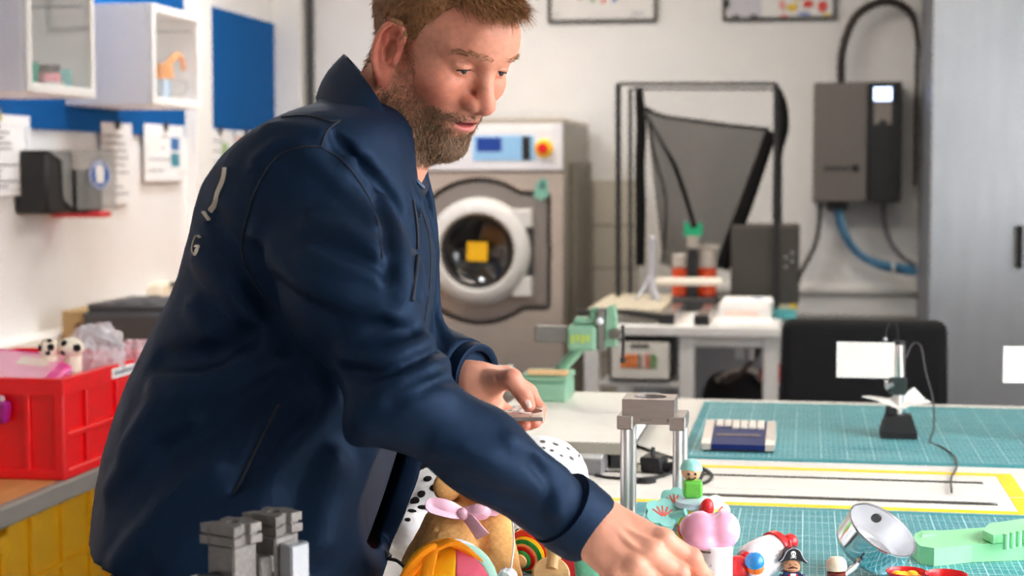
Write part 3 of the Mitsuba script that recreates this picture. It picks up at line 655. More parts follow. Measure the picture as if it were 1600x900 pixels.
# black tubular frames with netting
k = thing('net_frame', 'black tubular frame hung with black netting on the back of the desk', 'frame')
M('tube_black', S(32, 32, 34), .45); M('net_band', S(16, 15, 16), .9, spec=.2)
def nf(px, py, Y): return ony(px, py, Y)
def rect_frame(Y, pxl, pxr, pyt, pyb, r):
    p = [nf(pxl, pyb, Y), nf(pxl, pyt, Y), nf(pxr, pyt, Y), nf(pxr, pyb, Y)]
    for p_ in (p[0], p[3]): p_[2] = DZ + r + .001
    for nm, a, b in (('post', p[0], p[1]), ('top_bar', p[1], p[2]), ('post', p[3], p[2]), ('bottom_bar', p[0], p[3])):
        rad = r if nm == 'post' else r * .62
        add(k, nm, tube([a, (a + b) / 2, b], rad, 10, 1), 'm_tube_black')
rect_frame(6.70, 966, 1213, 131, 462, .0115)
rect_frame(7.13, 985, 1219, 139, 455, .0085)
add(k, 'rolled_net', tube([nf(1000, 136, 6.86), nf(999, 150, 6.86), nf(1002, 200, 6.86), nf(1000, 260, 6.86), nf(1001, 330, 6.86), nf(1000, 415, 6.86)], [.010, .018, .022, .021, .022, .020], 10), 'm_net_band')
add(k, 'rolled_net', tube([nf(1217, 140, 6.84), nf(1224, 165, 6.84), nf(1225, 200, 6.84), nf(1216, 240, 6.84), nf(1212, 300, 6.84), nf(1211, 345, 6.84)], [.010, .016, .020, .018, .012, .010], 10), 'm_net_band')
top = spline([nf(1008, 168, 6.86), nf(1035, 181, 6.86), nf(1090, 189, 6.86), nf(1150, 197, 6.86), nf(1202, 202, 6.86)], 6)
bot = spline([nf(1036, 412, 6.90), nf(1055, 420, 6.92), nf(1085, 424, 6.92), nf(1110, 424, 6.92), nf(1130, 418, 6.92)], 6)
n_ = 14
grid = np.array([top * (1 - t) + bot * t + np.stack([0 * top[:, 0] - .03 * math.sin(math.pi * t) * np.linspace(-1, 1, len(top)) * 0, .05 * math.sin(math.pi * t) * np.sin(np.linspace(0, 9, len(top))), 0 * top[:, 0]], 1) for t in np.linspace(0, 1, n_)])
m_ = len(top); fc = []
for i in range(n_ - 1):
    for j in range(m_ - 1):
        a = i * m_ + j; fc += [[a, a + 1, a + m_ + 1], [a, a + m_ + 1, a + m_]]
scene['m_net'] = {'type': 'blendbsdf', 'weight': .74, 'a': {'type': 'thindielectric', 'int_ior': 1.02}, 'b': {'type': 'twosided', 'inner': {'type': 'principled', 'base_color': tex(S(54, 50, 47)), 'roughness': .9, 'specular': .1}}}
add(k, 'net_sheet', trimesh.Trimesh(grid.reshape(-1, 3), np.array(fc), process=False), 'm_net', True)
add(k, 'net_hem', tube(top, .007, 8, 0), 'm_net_band')
add(k, 'net_hem', tube([nf(1010, 182, 6.83), nf(1035, 225, 6.83), nf(1055, 262, 6.83), nf(1078, 330, 6.84), nf(1096, 400, 6.86)], [.006, .007, .011, .010, .012], 8, flat=(.5, 1)), 'm_net_band')
add(k, 'net_hem', tube([nf(1205, 205, 6.83), nf(1190, 250, 6.83), nf(1165, 320, 6.82), nf(1145, 372, 6.82), nf(1128, 420, 6.82)], [.024, .026, .029, .030, .030], 10, flat=(.35, 1)), 'm_net_band')
add(k, 'net_hem', tube([nf(1010, 170, 6.88), nf(1022, 240, 6.89), nf(1040, 310, 6.89), nf(1038, 380, 6.89), nf(1033, 412, 6.89)], .005, 8), 'm_net_band')
# devices on the desk
k = thing('dark_device', 'dark grey box with yellow corner feet beside the netting frame', 'device')
q0, q1 = ony(1142, 352, 6.76), ony(1248, 465, 6.76)
add(k, 'case', bx(q0[0], q1[0], 6.76, 7.08, DZ + .022, q0[2], .006), M('device_grey', S(74, 70, 66), .5, .2), False)
for px in (1146, 1240):
    for yy in (6.765, 7.04):
        q = ony(px, 462, 6.76)
        add(k, 'foot', bx(q[0] - .013, q[0] + .013, yy - .01, yy + .03, DZ + .001, DZ + .024, .004), M('foot_yellow', S(226, 186, 30), .5), False)
add(k, 'base_strip', bx(q0[0] + .02, q1[0] - .02, 6.757, 6.78, DZ + .003, DZ + .02, .002), M('strip_beige2', S(206, 190, 160), .5), False)
for i, (px, py) in enumerate(((1228, 402), (1228, 417), (1238, 395), (1238, 408))):
    q = ony(px, py, 6.76)
    add(k, 'screw', cyl((q[0], 6.761, q[2]), (q[0], 6.754, q[2]), .006, n=12), 'm_alu')
DP = lambda px, py, d=0: onz(px, py, DZ) + np.array([0, 0, d])
k = thing('balance_plate', 'low beige plate instrument with black end caps at the left of the desk', 'instrument')
add(k, 'plate', bx(-.795, -.52, 6.10, 6.85, DZ + .03, DZ + .05, .004), M('inst_beige', S(190, 180, 158), .45), False)
add(k, 'body', bx(-.78, -.535, 6.06, 6.88, DZ + .001, DZ + .031, .004), M('inst_grey', S(140, 134, 126), .4, .3), False)
add(k, 'rail', bx(-.520, -.47, 6.04, 7.0, DZ + .001, DZ + .036, .003), 'm_alu', False)
add(k, 'end_cap', bx(-.525, -.467, 6.015, 6.042, DZ + .001, DZ + .038, .004), 'm_black', False)
add(k, 'lever_arm', tube([(-.82, 6.0, DZ + .045), (-.72, 6.02, DZ + .046), (-.62, 6.035, DZ + .04), (-.53, 6.03, DZ + .028)], [.007, .009, .013, .014], 8), 'm_black')
k = thing('slide_rail', 'short silver slide rail with black end cap in the middle of the desk', 'rail')
add(k, 'rail', bx(-.392, -.345, 6.02, 6.95, DZ + .001, DZ + .036, .003), 'm_alu', False)
add(k, 'end_cap', bx(-.396, -.341, 5.998, 6.022, DZ + .001, DZ + .038, .004), 'm_black', False)
add(k, 'cross_rail', bx(-.468, -.393, 6.80, 6.84, DZ + .012, DZ + .034, .003), 'm_alu', False)
k = thing('measuring_column', 'thin pale upright column with splayed foot at the left of the orange cup', 'stand')
q = ony(1019, 470, 6.55)
add(k, 'column', bx(q[0] - .011, q[0] + .011, 6.54, 6.56, DZ + .051, DZ + .30, .003), M('col_pale', S(196, 198, 208), .35, .4), False)
add(k, 'foot', join(tube([(q[0], 6.55, DZ + .14), (q[0] + .02, 6.52, DZ + .07), (q[0] + .035, 6.47, DZ + .056)], .008, 8), tube([(q[0], 6.55, DZ + .16), (q[0] - .04, 6.53, DZ + .08), (q[0] - .06, 6.5, DZ + .057)], .007, 8)), 'm_col_pale')
one('white_rod', cyl(ony(1022, 440, 6.56), ony(1128, 440, 6.56) * [1, 1, 1], .0165, n=20, c=.003), M('rod_white', S(236, 228, 214), .4), 'white round rod lying across the column and the orange cup stand', 'rod')
k = thing('orange_cup_stand', 'stand with orange liquid cups, black upright and green top piece', 'stand')
c = ony(1082, 440, 6.66)
add(k, 'base', bx(c[0] - .09, c[0] + .10, 6.60, 6.80, DZ + .001, DZ + .055, .008), 'm_dark_grey', False)
add(k, 'upright', bx(c[0] - .018, c[0] + .022, 6.625, 6.65, DZ + .055, DZ + .25, .004), 'm_black', False)
for dx, top_ in ((-.045, .235), (.055, .25)):
    cup = add(k, 'cup', cyl((c[0] + dx, 6.69, DZ + .056), (c[0] + dx, 6.69, DZ + .17), .038, n=24, c=.004), M('cup_orange', S(206, 66, 20), .3))
    add(cup, 'rim', cyl((c[0] + dx, 6.69, DZ + .171), (c[0] + dx, 6.69, DZ + top_ - .01), .040, n=24, c=.004), M('cup_clear', S(176, 168, 160), .2))
add(k, 'cross_plate', bx(c[0] - .01, c[0] + .105, 6.66, 6.72, DZ + .242, DZ + .262, .003), M('plate_gr', S(160, 152, 144), .4), False)
add(k, 'neck', cyl((c[0] + .002, 6.66, DZ + .25), (c[0] + .002, 6.66, DZ + .30), .022, .028, 20), 'm_cup_clear')
gp = Polygon([(-.036, 0), (.036, 0), (.036, .058), (.020, .050), (.006, .03), (-.006, .03), (-.020, .050), (-.036, .058)])
add(k, 'green_fork', plate(gp, (c[0] + .002, 6.675, DZ + .298), h=.03, **XZ), M('fork_green', S(24, 160, 112), .4), False)
k = thing('white_tray', 'white box of papers with faint pink print at the right of the desk', 'tray')
q0, q1 = DP(1122, 500), DP(1206, 500)
add(k, 'box', bx(q0[0], q1[0], 6.25, 6.60, DZ + .001, DZ + .056, .005), 'm_white_gloss', False)
for i in range(3): add(k, 'sheet', mv(bx(-.09, .09, -.14, .14, 0, .003, .0005), (q0[0] + q1[0]) / 2 + .004 * i, 6.42, DZ + .0565 + .0035 * i, rz=3 * i - 3), 'm_paper', False)
add(k, 'printed_mark', mv(bx(-.015, .02, -.03, .03, 0, .0006, 0), q1[0] - .06, 6.45, DZ + .067, rz=10), 'm_pr_blue', False)
add(k, 'printed_front', bx(q0[0] + .02, q1[0] - .05, 6.2488, 6.2502, DZ + .018, DZ + .034, 0), M('pale_pink', S(244, 214, 200), .5), False)
one('white_block', bx(-.335, DX1 - .006, 5.99, 6.20, DZ + .0005, DZ + .012, .002), 'm_white_gloss', 'flat white sheet block on the front right corner of the desk', 'sheet')
one('teal_mat_piece', mv(bx(-.10, .06, -.30, .30, 0, .005, .001), DX1 - .01, 6.60, DZ + .0005), M('teal_piece', S(70, 150, 158), .5), 'small teal cutting mat piece overhanging the right edge of the desk', 'mat')


# ---------------------------------------------------------------- main table with the cutting mats
TZ, TX0, TX1, TY0, TY1 = .90, -.64, 1.5, 1.25, 4.05
M('table_white', mikit.proc(lambda p, n, uv: mix(S(228, 222, 212), S(236, 231, 222), fbm(p.x * 8, p.y * 8))), .42)
k = thing('work_table', 'large white work table with taped strip and cutting mats in front of the man', 'table')
SEAM = 2.90
add(k, 'table_top', bx(TX0, TX1, TY0, SEAM - .0012, TZ - .04, TZ, .0015), 'm_table_white', False)
add(k, 'table_top', bx(TX0, TX1, SEAM + .0012, TY1, TZ - .04, TZ, .0015), 'm_table_white', False)
for x in (TX0 + .35, TX1 - .08):
    for y in (TY0 + .06, SEAM, TY1 - .08): add(k, 'leg', bx(x, x + .05, y, y + .05, 0, TZ - .04), 'm_mid_grey', False)
M('tape', S(250, 212, 16), .45)
E0 = TZ + .0002
def tape(nm, x0, x1, y0, y1, mat='m_tape', h=.0006): add(k, nm, bx(x0, x1, y0, y1, E0, E0 + h, 0), mat, False)
tape('yellow_tape', -.40, .374, 3.098, 3.124); tape('yellow_tape', .345, .374, SEAM + .004, 3.097)
tape('yellow_tape', -.40, .375, 2.752, 2.775); tape('yellow_tape', .345, .378, 2.776, SEAM - .004)
M('slot', S(66, 64, 62), .35, .5)
add(k, 'slot_rail', bx(-.42, .314, 3.018, 3.028, TZ + .0002, TZ + .0016, .0005), 'm_slot', False)
add(k, 'slot_rail', bx(-.20, .318, 2.823, 2.840, TZ + .0002, TZ + .0016, .0005), 'm_slot', False)
add(k, 'slot_end', cyl((.312, 2.832, TZ), (.312, 2.832, TZ + .003), .005, n=16), 'm_alu')


def mat_fn(x0, y0, x1, y1):
    def fn(p, n, uv):
        u, v = (p.x - x0) * 100, (p.y - y0) * 100
        du, dv = dr.abs(u - dr.round(u)), dr.abs(v - dr.round(v))
        m5u, m5v = dr.abs(u / 5 - dr.round(u / 5)) * 5, dr.abs(v / 5 - dr.round(v / 5)) * 5
        line = dr.maximum(1 - smoothstep(.035, .10, dr.minimum(du, dv)), 0) * .42
        line = dr.maximum(line, (1 - smoothstep(.05, .13, dr.minimum(m5u, m5v))) * .75)
        dg = dr.abs((u - v) / 30 - dr.round((u - v) / 30)) * 30
        line = dr.maximum(line, (1 - smoothstep(.05, .16, dg)) * .4)
        inside = dr.select((p.x > x0 - .002) & (p.x < x1 + .002) & (p.y > y0 - .002) & (p.y < y1 + .002), 1.0, 0.0)
        base = mix(S(34, 128, 136), S(44, 140, 148), fbm(p.x * 9, p.y * 9))
        worn = smoothstep(.60, .72, noise(p.x * 7, p.y * 220)) * .10
        return mix(base, S(196, 226, 226), dr.minimum(line * inside + worn, 1))
    return mikit.proc(fn)
one('cutting_mat', bx(-.236, 1.0, 3.19, 3.985, TZ + .0002, TZ + .003, .0005), M('mat_far', mat_fn(-.216, 3.22, .98, 3.955), .5), 'teal gridded cutting mat at the far end of the table, under the card holder', 'cutting mat', 'cutting mats', smooth=False)
one('cutting_mat', bx(-.272, .95, 1.95, 2.735, TZ + .0002, TZ + .003, .0005), M('mat_near', mat_fn(-.25, 1.97, .93, 2.713), .5), 'teal gridded cutting mat at the near end of the table, under the toys', 'cutting mat', 'cutting mats', smooth=False)
MZ = TZ + .0031
one('dark_mat', bx(-.50, -.292, 1.98, 2.62, TZ + .0002, TZ + .003, .0005), M('mat_dark', mikit.proc(lambda p, n, uv: mix(S(22, 34, 38), S(74, 96, 98), dr.maximum(1 - smoothstep(.03, .1, dr.abs(p.x * 50 - dr.round(p.x * 50))), 1 - smoothstep(.03, .1, dr.abs(p.y * 50 - dr.round(p.y * 50)))))), .5), 'small dark gridded mat under the wooden toys', 'cutting mat', smooth=False)

# raised shelf with press
k = thing('raised_shelf', 'low white shelf standing on the table behind the spotted plush', 'shelf')
add(k, 'shelf_board', bx(-.63, -.318, 3.02, 3.72, .933, .955, .002), 'm_table_white', False)
add(k, 'edge_strip', bx(-.63, -.318, 3.014, 3.0195, .933, .9545, .001), M('edge_taupe', S(150, 144, 132), .5), False)
for x in (-.345, -.60): add(k, 'support', bx(x - .01, x + .01, 3.06, 3.68, TZ + .0005, .933), 'm_dark_grey', False)
add(k, 'dark_rail', bx(-.58, -.36, 3.10, 3.13, TZ + .0005, .93), 'm_black', False)
k = thing('hand_press', 'green cast hand press with grey ram on the raised shelf', 'press')
M('press_green', S(130, 172, 144), .4); M('press_dark', S(104, 148, 120), .4); M('ram_grey', S(134, 130, 124), .4, .4)
SZ = .9555
b0, b1 = onz(812, 628, SZ), onz(886, 628, SZ)
add(k, 'base', bx(b0[0], b1[0], 3.53, 3.66, SZ, SZ + .042, .004), 'm_press_green', False)
add(k, 'base_top', bx(b0[0] - .002, b1[0] + .002, 3.528, 3.662, SZ + .043, SZ + .058, .004), 'm_press_green', False)
PYy = 3.60
pp = lambda px, py, Y=PYy: ony(px, py, Y)
arm = [pp(864, 592), pp(884, 568), pp(908, 540), pp(918, 528)]
add(k, 'column', tube(arm, [.020, .020, .021, .022], 8, flat=(1, .7)), 'm_press_green', False)
add(k, 'column_rib', tube([p_ - [0, .022, 0] for p_ in arm], .007, 6), 'm_press_dark')
h0, h1 = pp(889, 506), pp(934, 546)
hd = add(k, 'head', bx(h0[0], h1[0], PYy - .04, PYy + .03, h1[2], h0[2], .006), 'm_press_green', False)
q0, q1 = pp(895, 520), pp(928, 534)
add(hd, 'raised_mark', join(*[bx(q0[0] + (q1[0] - q0[0]) * (.02 + .24 * i), q0[0] + (q1[0] - q0[0]) * (.20 + .24 * i), PYy - .042, PYy - .039, q1[2] + .004 * (i % 2), q0[2], 0) for i in range(4)]), M('mark_yellow', S(170, 190, 92), .5), False)
add(k, 'head_cap', bx(h0[0] + .012, h1[0] + .004, PYy - .025, PYy + .02, h0[2], h0[2] + .016, .005), 'm_press_green', False)
j0, j1 = pp(934, 482), pp(948, 546)
add(k, 'ram_block', bx(j0[0] + .001, j1[0], PYy - .03, PYy + .02, j1[2] - .002, j0[2] + .002, .004), 'm_ram_grey', False)
j0, j1 = pp(922, 480), pp(936, 506)
add(k, 'bearing_plate', bx(j0[0], j1[0], PYy - .025, PYy + .02, j1[2], j0[2], .005), 'm_press_dark', False)
j0, j1 = pp(947, 476), pp(963, 540)
pg = Polygon([(0, 0), (j1[0] - j0[0], .0), (j1[0] - j0[0], (j0[2] - j1[2]) * .72), ((j1[0] - j0[0]) * .8, j0[2] - j1[2]), (.004, (j0[2] - j1[2]) * .96)])
add(k, 'front_jaw', plate(pg, (j0[0] + .001, PYy + .02, j1[2]), h=.05, **XZ), 'm_press_green', False)
q = pp(937, 502, PYy - .032)
add(k, 'knob', ball(q, .009, 2), M('knob_white', S(220, 224, 226), .3))
q0, q1 = pp(838, 508), pp(889, 534)
add(k, 'slide_bar', bx(q0[0], q1[0] + .001, PYy - .03, PYy + .01, q1[2], q0[2], .003), 'm_ram_grey', False)
add(k, 'lever', tube([pp(958, 522, 3.57), pp(966, 522, 3.56), pp(973, 523, 3.55)], [.012, .012, .008], 10), 'm_ram_grey')
add(k, 'tommy_bar', tube([pp(973, 508, 3.55), pp(974, 535, 3.55), pp(973, 562, 3.55)], .0035, 8), 'm_black')
add(k, 'bar_knob', ball(pp(973, 563, 3.55), .0065, 2), 'm_black')
add(k, 'clamp_bolt', cyl(pp(847, 592), pp(849, 580), .007), M('cream2', S(210, 196, 166), .5))
add(k, 'foot_cap', ball(pp(832, 586), .014, 2, (1.3, 1, .6)), 'm_press_green')
one('beige_rod', cyl(onz(800, 600, 1.02) * [1, 0, 0] + [0, 3.52, SZ + .066], onz(868, 600, 1.02) * [1, 0, 0] + [0, 3.52, SZ + .066], .0068, n=14, c=.001), M('rod_beige', S(222, 184, 134), .4), 'beige wooden rod lying on the base of the green press', 'rod')
q = pp(797, 577, 3.62)
k = thing('white_valve', 'small white plastic valve just behind the left hand', 'valve')
add(k, 'body', join(ball(q, .011, 2), cyl(q + [-.03, 0, .004], q, .006)), M('valve_white', S(232, 230, 226), .3))
add(k, 'stem', cyl([q[0] - .004, q[1], SZ], [q[0] - .004, q[1], q[2]], .006), 'm_valve_white')
c0 = pp(719, 560, 2.9)
one('white_stick', cyl((c0[0] - .012, 2.9, TZ + .0005), tuple(pp(727, 541, 2.9)), .0042, n=12, c=.001), 'm_rod_white', 'thin white stick standing up behind the left cuff', 'stick')
# under the shelf
k = thing('power_supply', 'grey power supply box half under the raised shelf', 'power supply')
q0, q1 = onz(893, 742, TZ), onz(942, 742, TZ)
add(k, 'case', bx(q0[0], q1[0], 2.98, 3.13 - .02, TZ + .0005, TZ + .030, .003), M('psu_grey', S(120, 118, 118), .5), False)
add(k, 'lid', bx(q0[0] + .002, q1[0] - .002, 2.982, 3.10, TZ + .030, TZ + .034, .001), M('psu_lid', S(206, 204, 200), .5), False)
k = thing('plug', 'cream plug and lead under the edge of the raised shelf', 'plug')
q = onz(951, 716, TZ)
add(k, 'body', mv(rbox(.018, .02, .03, .006, 3), q[0], q[1] - .02, TZ + .018), 'm_cream', True)
add(k, 'lead', tube([(q[0] + .005, q[1] - .02, TZ + .012), (q[0] + .02, q[1] - .05, TZ + .006), (q[0] + .05, q[1] - .09, TZ + .005), (q[0] + .07, q[1] - .11, TZ + .005)], .004, 8), 'm_cream')
def on_table(l, r, z=0): return [onz(x, y, TZ + r + z) for x, y in l]
k = thing('power_adapter', 'black plug adapter with coiled leads between the posts of the metal tower', 'adapter')
q = onz(1022, 728, TZ + .012)
add(k, 'body', mv(rbox(.045, .034, .03, .006, 3), q[0], q[1], TZ + .017, rz=-25, rx=10), 'm_black', True)
add(k, 'prong', join(cyl(q + [-.004, 0, .015], q + [-.002, .004, .034], .004), cyl(q + [.02, -.01, .0], q + [.038, -.014, .004], .008)), 'm_black')
for r, l in ((.0028, [(988, 694), (1010, 702), (1040, 712), (1056, 718), (1052, 734), (1030, 745), (1000, 748), (984, 752)]), (.0028, [(1012, 726), (995, 726), (984, 738), (996, 748), (1020, 748), (1040, 738), (1056, 722)]),
             (.0028, [(1046, 728), (1068, 726), (1094, 730), (1112, 742), (1104, 753), (1084, 756)]), (.0028, [(1056, 732), (1078, 726), (1098, 736), (1092, 752)]), (.0026, [(930, 742), (950, 746), (975, 748), (985, 752), (1010, 754), (1024, 752)])):
    add(k, 'lead', tube(on_table(l, r), r, 7), 'm_cable_black')

# navy weighing gadget
k = thing('key_gadget', 'navy desk gadget with six pale keys and silver sides on the far mat', 'gadget')
gx0, gx1, gy0, gy1 = -.198, -.056, 3.262, 3.415
side = Polygon([(0, 0), (gy1 - gy0, 0), (gy1 - gy0, .034), (.02, .016), (0, .010)])
YZ = dict(xdir=(0, 1, 0), ydir=(0, 0, 1))
add(k, 'base', bx(gx0 + .003, gx1 - .003, gy0 + .002, gy1 - .002, MZ, MZ + .006, .001), 'm_black', False)
add(k, 'body', plate(side, (gx0 + .019, gy0, MZ + .005), h=gx1 - gx0 - .038, **YZ), M('navy', S(16, 32, 92), .5, spec=.25), False)
for x in (gx0, gx1 - .018):
    add(k, 'side_rail', plate(side.buffer(.0015), (x, gy0, MZ + .005), h=.018, **YZ), M('silver_plastic', S(206, 196, 186), .35, .3), False)
sl = .020 / (gy1 - gy0 - .02)
for i in range(6):
    x = gx0 + .022 + .0165 * i
    long_ = .05 if i > 1 else .038
    kk = mv(bx(0, .0145, 0, long_, 0, .006, .002), x, gy1 - .008 - long_, MZ + .005 + .034 - (.008 + long_) * sl, rx=math.degrees(math.atan(sl)))
    add(k, 'key', kk, M('key_beige', S(224, 214, 202), .4), False)
add(k, 'display_slot', mv(bx(0, .088, 0, .012, 0, .001, 0), gx0 + .026, gy0 + .045, MZ + .005 + .016 + .026 * sl, rx=math.degrees(math.atan(sl))), M('slot_brown', S(96, 84, 84), .5), False)

# card holders on the far mat
def card_holder(px, py, Y, w_card, label, rz=0):
    k = thing('card_holder', label, 'stand', 'card holders with chrome column')
    b = onz(px, py, MZ); bx_, by_ = b[0], Y
    L = lambda m: mv(m, bx_, by_, MZ, rz=rz)
    foot = trimesh.convex.convex_hull(np.vstack([[[sx * .037, sy * .04, 0], [sx * .037, sy * .04, .012], [sx * .026, sy * .026, .046]] for sx in (-1, 1) for sy in (-1, 1)]))
    add(k, 'foot', L(foot), 'm_rubber', False)
    add(k, 'foot_block', L(bx(-.026, -.003, -.02, .02, .045, .062, .003)), 'm_black', False)
    add(k, 'column', L(cyl((.0, 0, .04), (.0, 0, .195), .0115, n=28)), 'm_chrome')
    add(k, 'collar', L(cyl((.0, 0, .192), (.0, 0, .199), .0135, n=28, c=.001)), 'm_black')
    add(k, 'clamp', L(bx(-.022, .016, -.018, .018, .088, .125, .004)), M('clamp_dark', S(36, 48, 46), .4), False)
    add(k, 'clamp_screw', L(join(cyl((-.03, -.012, .112), (-.022, -.012, .112), .006), cyl((-.028, -.019, .102), (-.012, -.019, .112), .005))), 'm_chrome')
    add(k, 'card', L(bx(-w_card, -.010, -.014, -.0125, .122, .197, 0)), M('card_white', S(240, 234, 226), .6), False)
    wing = np.array([[-.075, 0, .082], [-.05, -.01, .078], [-.02, -.012, .068], [.0, -.02, .058], [.03, -.01, .07], [.066, .0, .074], [.055, .012, .078], [.032, .016, .102], [.012, .014, .086], [-.03, .012, .076], [-.06, .01, .083]])
    m = trimesh.Trimesh(np.vstack([wing, [wing.mean(0)], wing - [0, 0, .002], [wing.mean(0) - [0, 0, .002]]]), [[i, (i + 1) % 11, 11] for i in range(11)] + [[12 + (i + 1) % 11, 12 + i, 23] for i in range(11)] + [f for i in range(11) for f in ([i, 12 + i, (i + 1) % 11], [(i + 1) % 11, 12 + i, 12 + (i + 1) % 11])], process=False)
    add(k, 'paper_wing', L(m), 'm_card_white', 20)
    add(k, 'wire_loop', L(tube([(-.004, 0, .198), (-.004, 0, .222), (-.010, 0, .24), (-.02, -.002, .238), (-.026, -.004, .225), (-.029, -.006, .207)], .0014, 6)), 'm_cable_black')
    add(k, 'wire_bead', L(ball((-.029, -.006, .203), .0045, 2)), 'm_chrome')
    return k, (bx_, by_)
K1, (hx, hy) = card_holder(1397, 664, 3.52, .128, 'chrome column on black foot holding a white card, on the far mat')
card_holder(1642, 668, 3.50, .130, 'second chrome column holding a white card, at the right edge', rz=6)
cz = MZ + .0018
cab = [(hx + .013, hy - .005, MZ + .165), (hx + .024, hy, MZ + .190), (hx + .034, hy, MZ + .196), (hx + .044, hy - .01, MZ + .186), (hx + .052, hy - .02, MZ + .14), (hx + .066, hy - .04, MZ + .085), (hx + .068, hy - .06, MZ + .03)] + [tuple(onz(x, y, cz)) for x, y in ((1453, 690), (1473, 699), (1490, 712), (1495, 728), (1486, 748), (1487, 769))]
one('sensor_cable', tube(cab, .0019, 8), M('cable_taupe', S(74, 70, 70), .5), 'thin dark cable from the chrome column down across the yellow tape', 'cable')

# metal tower with bored block
k = thing('metal_tower', 'metal tower with a bored block on bright posts between the hand and the mats', 'fixture')
M('block_alu', mikit.proc(lambda p, n, uv: mix(S(176, 168, 164), S(192, 184, 180), noise(p.x * 40, p.y * 30, p.z * 600))), .32, .9)
tw = lambda px, py, d: atd(px, py, d)
dT = 2.52
pfl, pfr = tw(977, 700, dT), tw(1060, 700, dT)
yf = pfl[1]; ybk = yf + .055
blk0, blk1 = tw(973, 622, dT), tw(1055, 661, dT)
bz0, bz1 = blk1[2], blk0[2]
hole = Point((blk0[0] + blk1[0]) / 2, yf + .030).buffer(.025, 32)
add(k, 'block', mv(extrude(sbox(blk0[0], yf - .006, blk1[0], ybk + .008).difference(hole), bz1 - bz0), 0, 0, bz0), 'm_block_alu', False)
for x, yb in ((pfl[0], yf), (pfr[0], yf)):
    add(k, 'clamp_bar', bx(x - .012, x + .012, yf - .012, ybk + .014, bz0 - .008, bz0 + .013, .0015), 'm_block_alu', False)
    for yy, r in ((yf, .0075), (ybk, .0075)):
        add(k, 'post', cyl((x + (.004 if yy > yf else 0), yy, MZ), (x + (.004 if yy > yf else 0), yy, bz0 - .007), r, n=28), 'm_alu')
add(k, 'base_plate', bx(pfl[0] - .014, pfr[0] + .014, yf - .014, ybk + .014, MZ - .0001, MZ + .008, .001), 'm_block_alu', False)
e0 = tw(1002, 652, dT)
add(k, 'engraving', join(*[bx(e0[0] + .0035 * i, e0[0] + .0035 * i + .0022, yf - .0064, yf - .0058, e0[2] - .004, e0[2], 0) for i in range(5)] + [bx(e0[0] + .040 + .003 * i, e0[0] + .040 + .003 * i + .002, yf - .0064, yf - .0058, e0[2] - .004, e0[2], 0) for i in range(3)]), M('engrave', S(120, 112, 108), .6), False)


# ---------------------------------------------------------------- signed distance modelling: soft shapes that join smoothly
def cam(px, py, d): return np.array([(px - 800) / F * d, (450 - py) / F * d, d])   # a point in metres right of, above and in front of the lens axis
def to_world(v): return EYE + v[:, :1] * RT + v[:, 1:2] * UP + v[:, 2:3] * FW
def smin(a, b, k):
    h = np.clip(.5 + .5 * (b - a) / k, 0, 1)
    return b + (a - b) * h - k * h * (1 - h)
def smax(a, b, k): return -smin(-a, -b, k)
def sph(P, c, r): return np.linalg.norm(P - np.asarray(c, np.float32), axis=1) - r
def cone(P, a, b, ra, rb):
    a, b = np.asarray(a, np.float32), np.asarray(b, np.float32); ab = b - a
    t = np.clip((P - a) @ ab / (ab @ ab + 1e-12), 0, 1)
    return np.linalg.norm(P - a - t[:, None] * ab, axis=1) - (ra + t * (rb - ra))
def ell(P, c, r, Rm=None):
    q = P - np.asarray(c, np.float32)
    if Rm is not None: q = q @ np.asarray(Rm, np.float32)
    r = np.asarray(r, np.float32)
    k0 = np.linalg.norm(q / r, axis=1); k1 = np.linalg.norm(q / (r * r), axis=1)
    return k0 * (k0 - 1) / np.maximum(k1, 1e-9)
def chain(P, pts, rad, k=.006):
    d = None
    for i in range(len(pts) - 1):
        e = cone(P, pts[i], pts[i + 1], rad[i], rad[i + 1])
        d = e if d is None else smin(d, e, k)
    return d
def polydist(P, pts):
    d = np.full(len(P), 1e9, np.float32)
    for a, b in zip(pts[:-1], pts[1:]): d = np.minimum(d, cone(P, a, b, 0, 0))
    return d


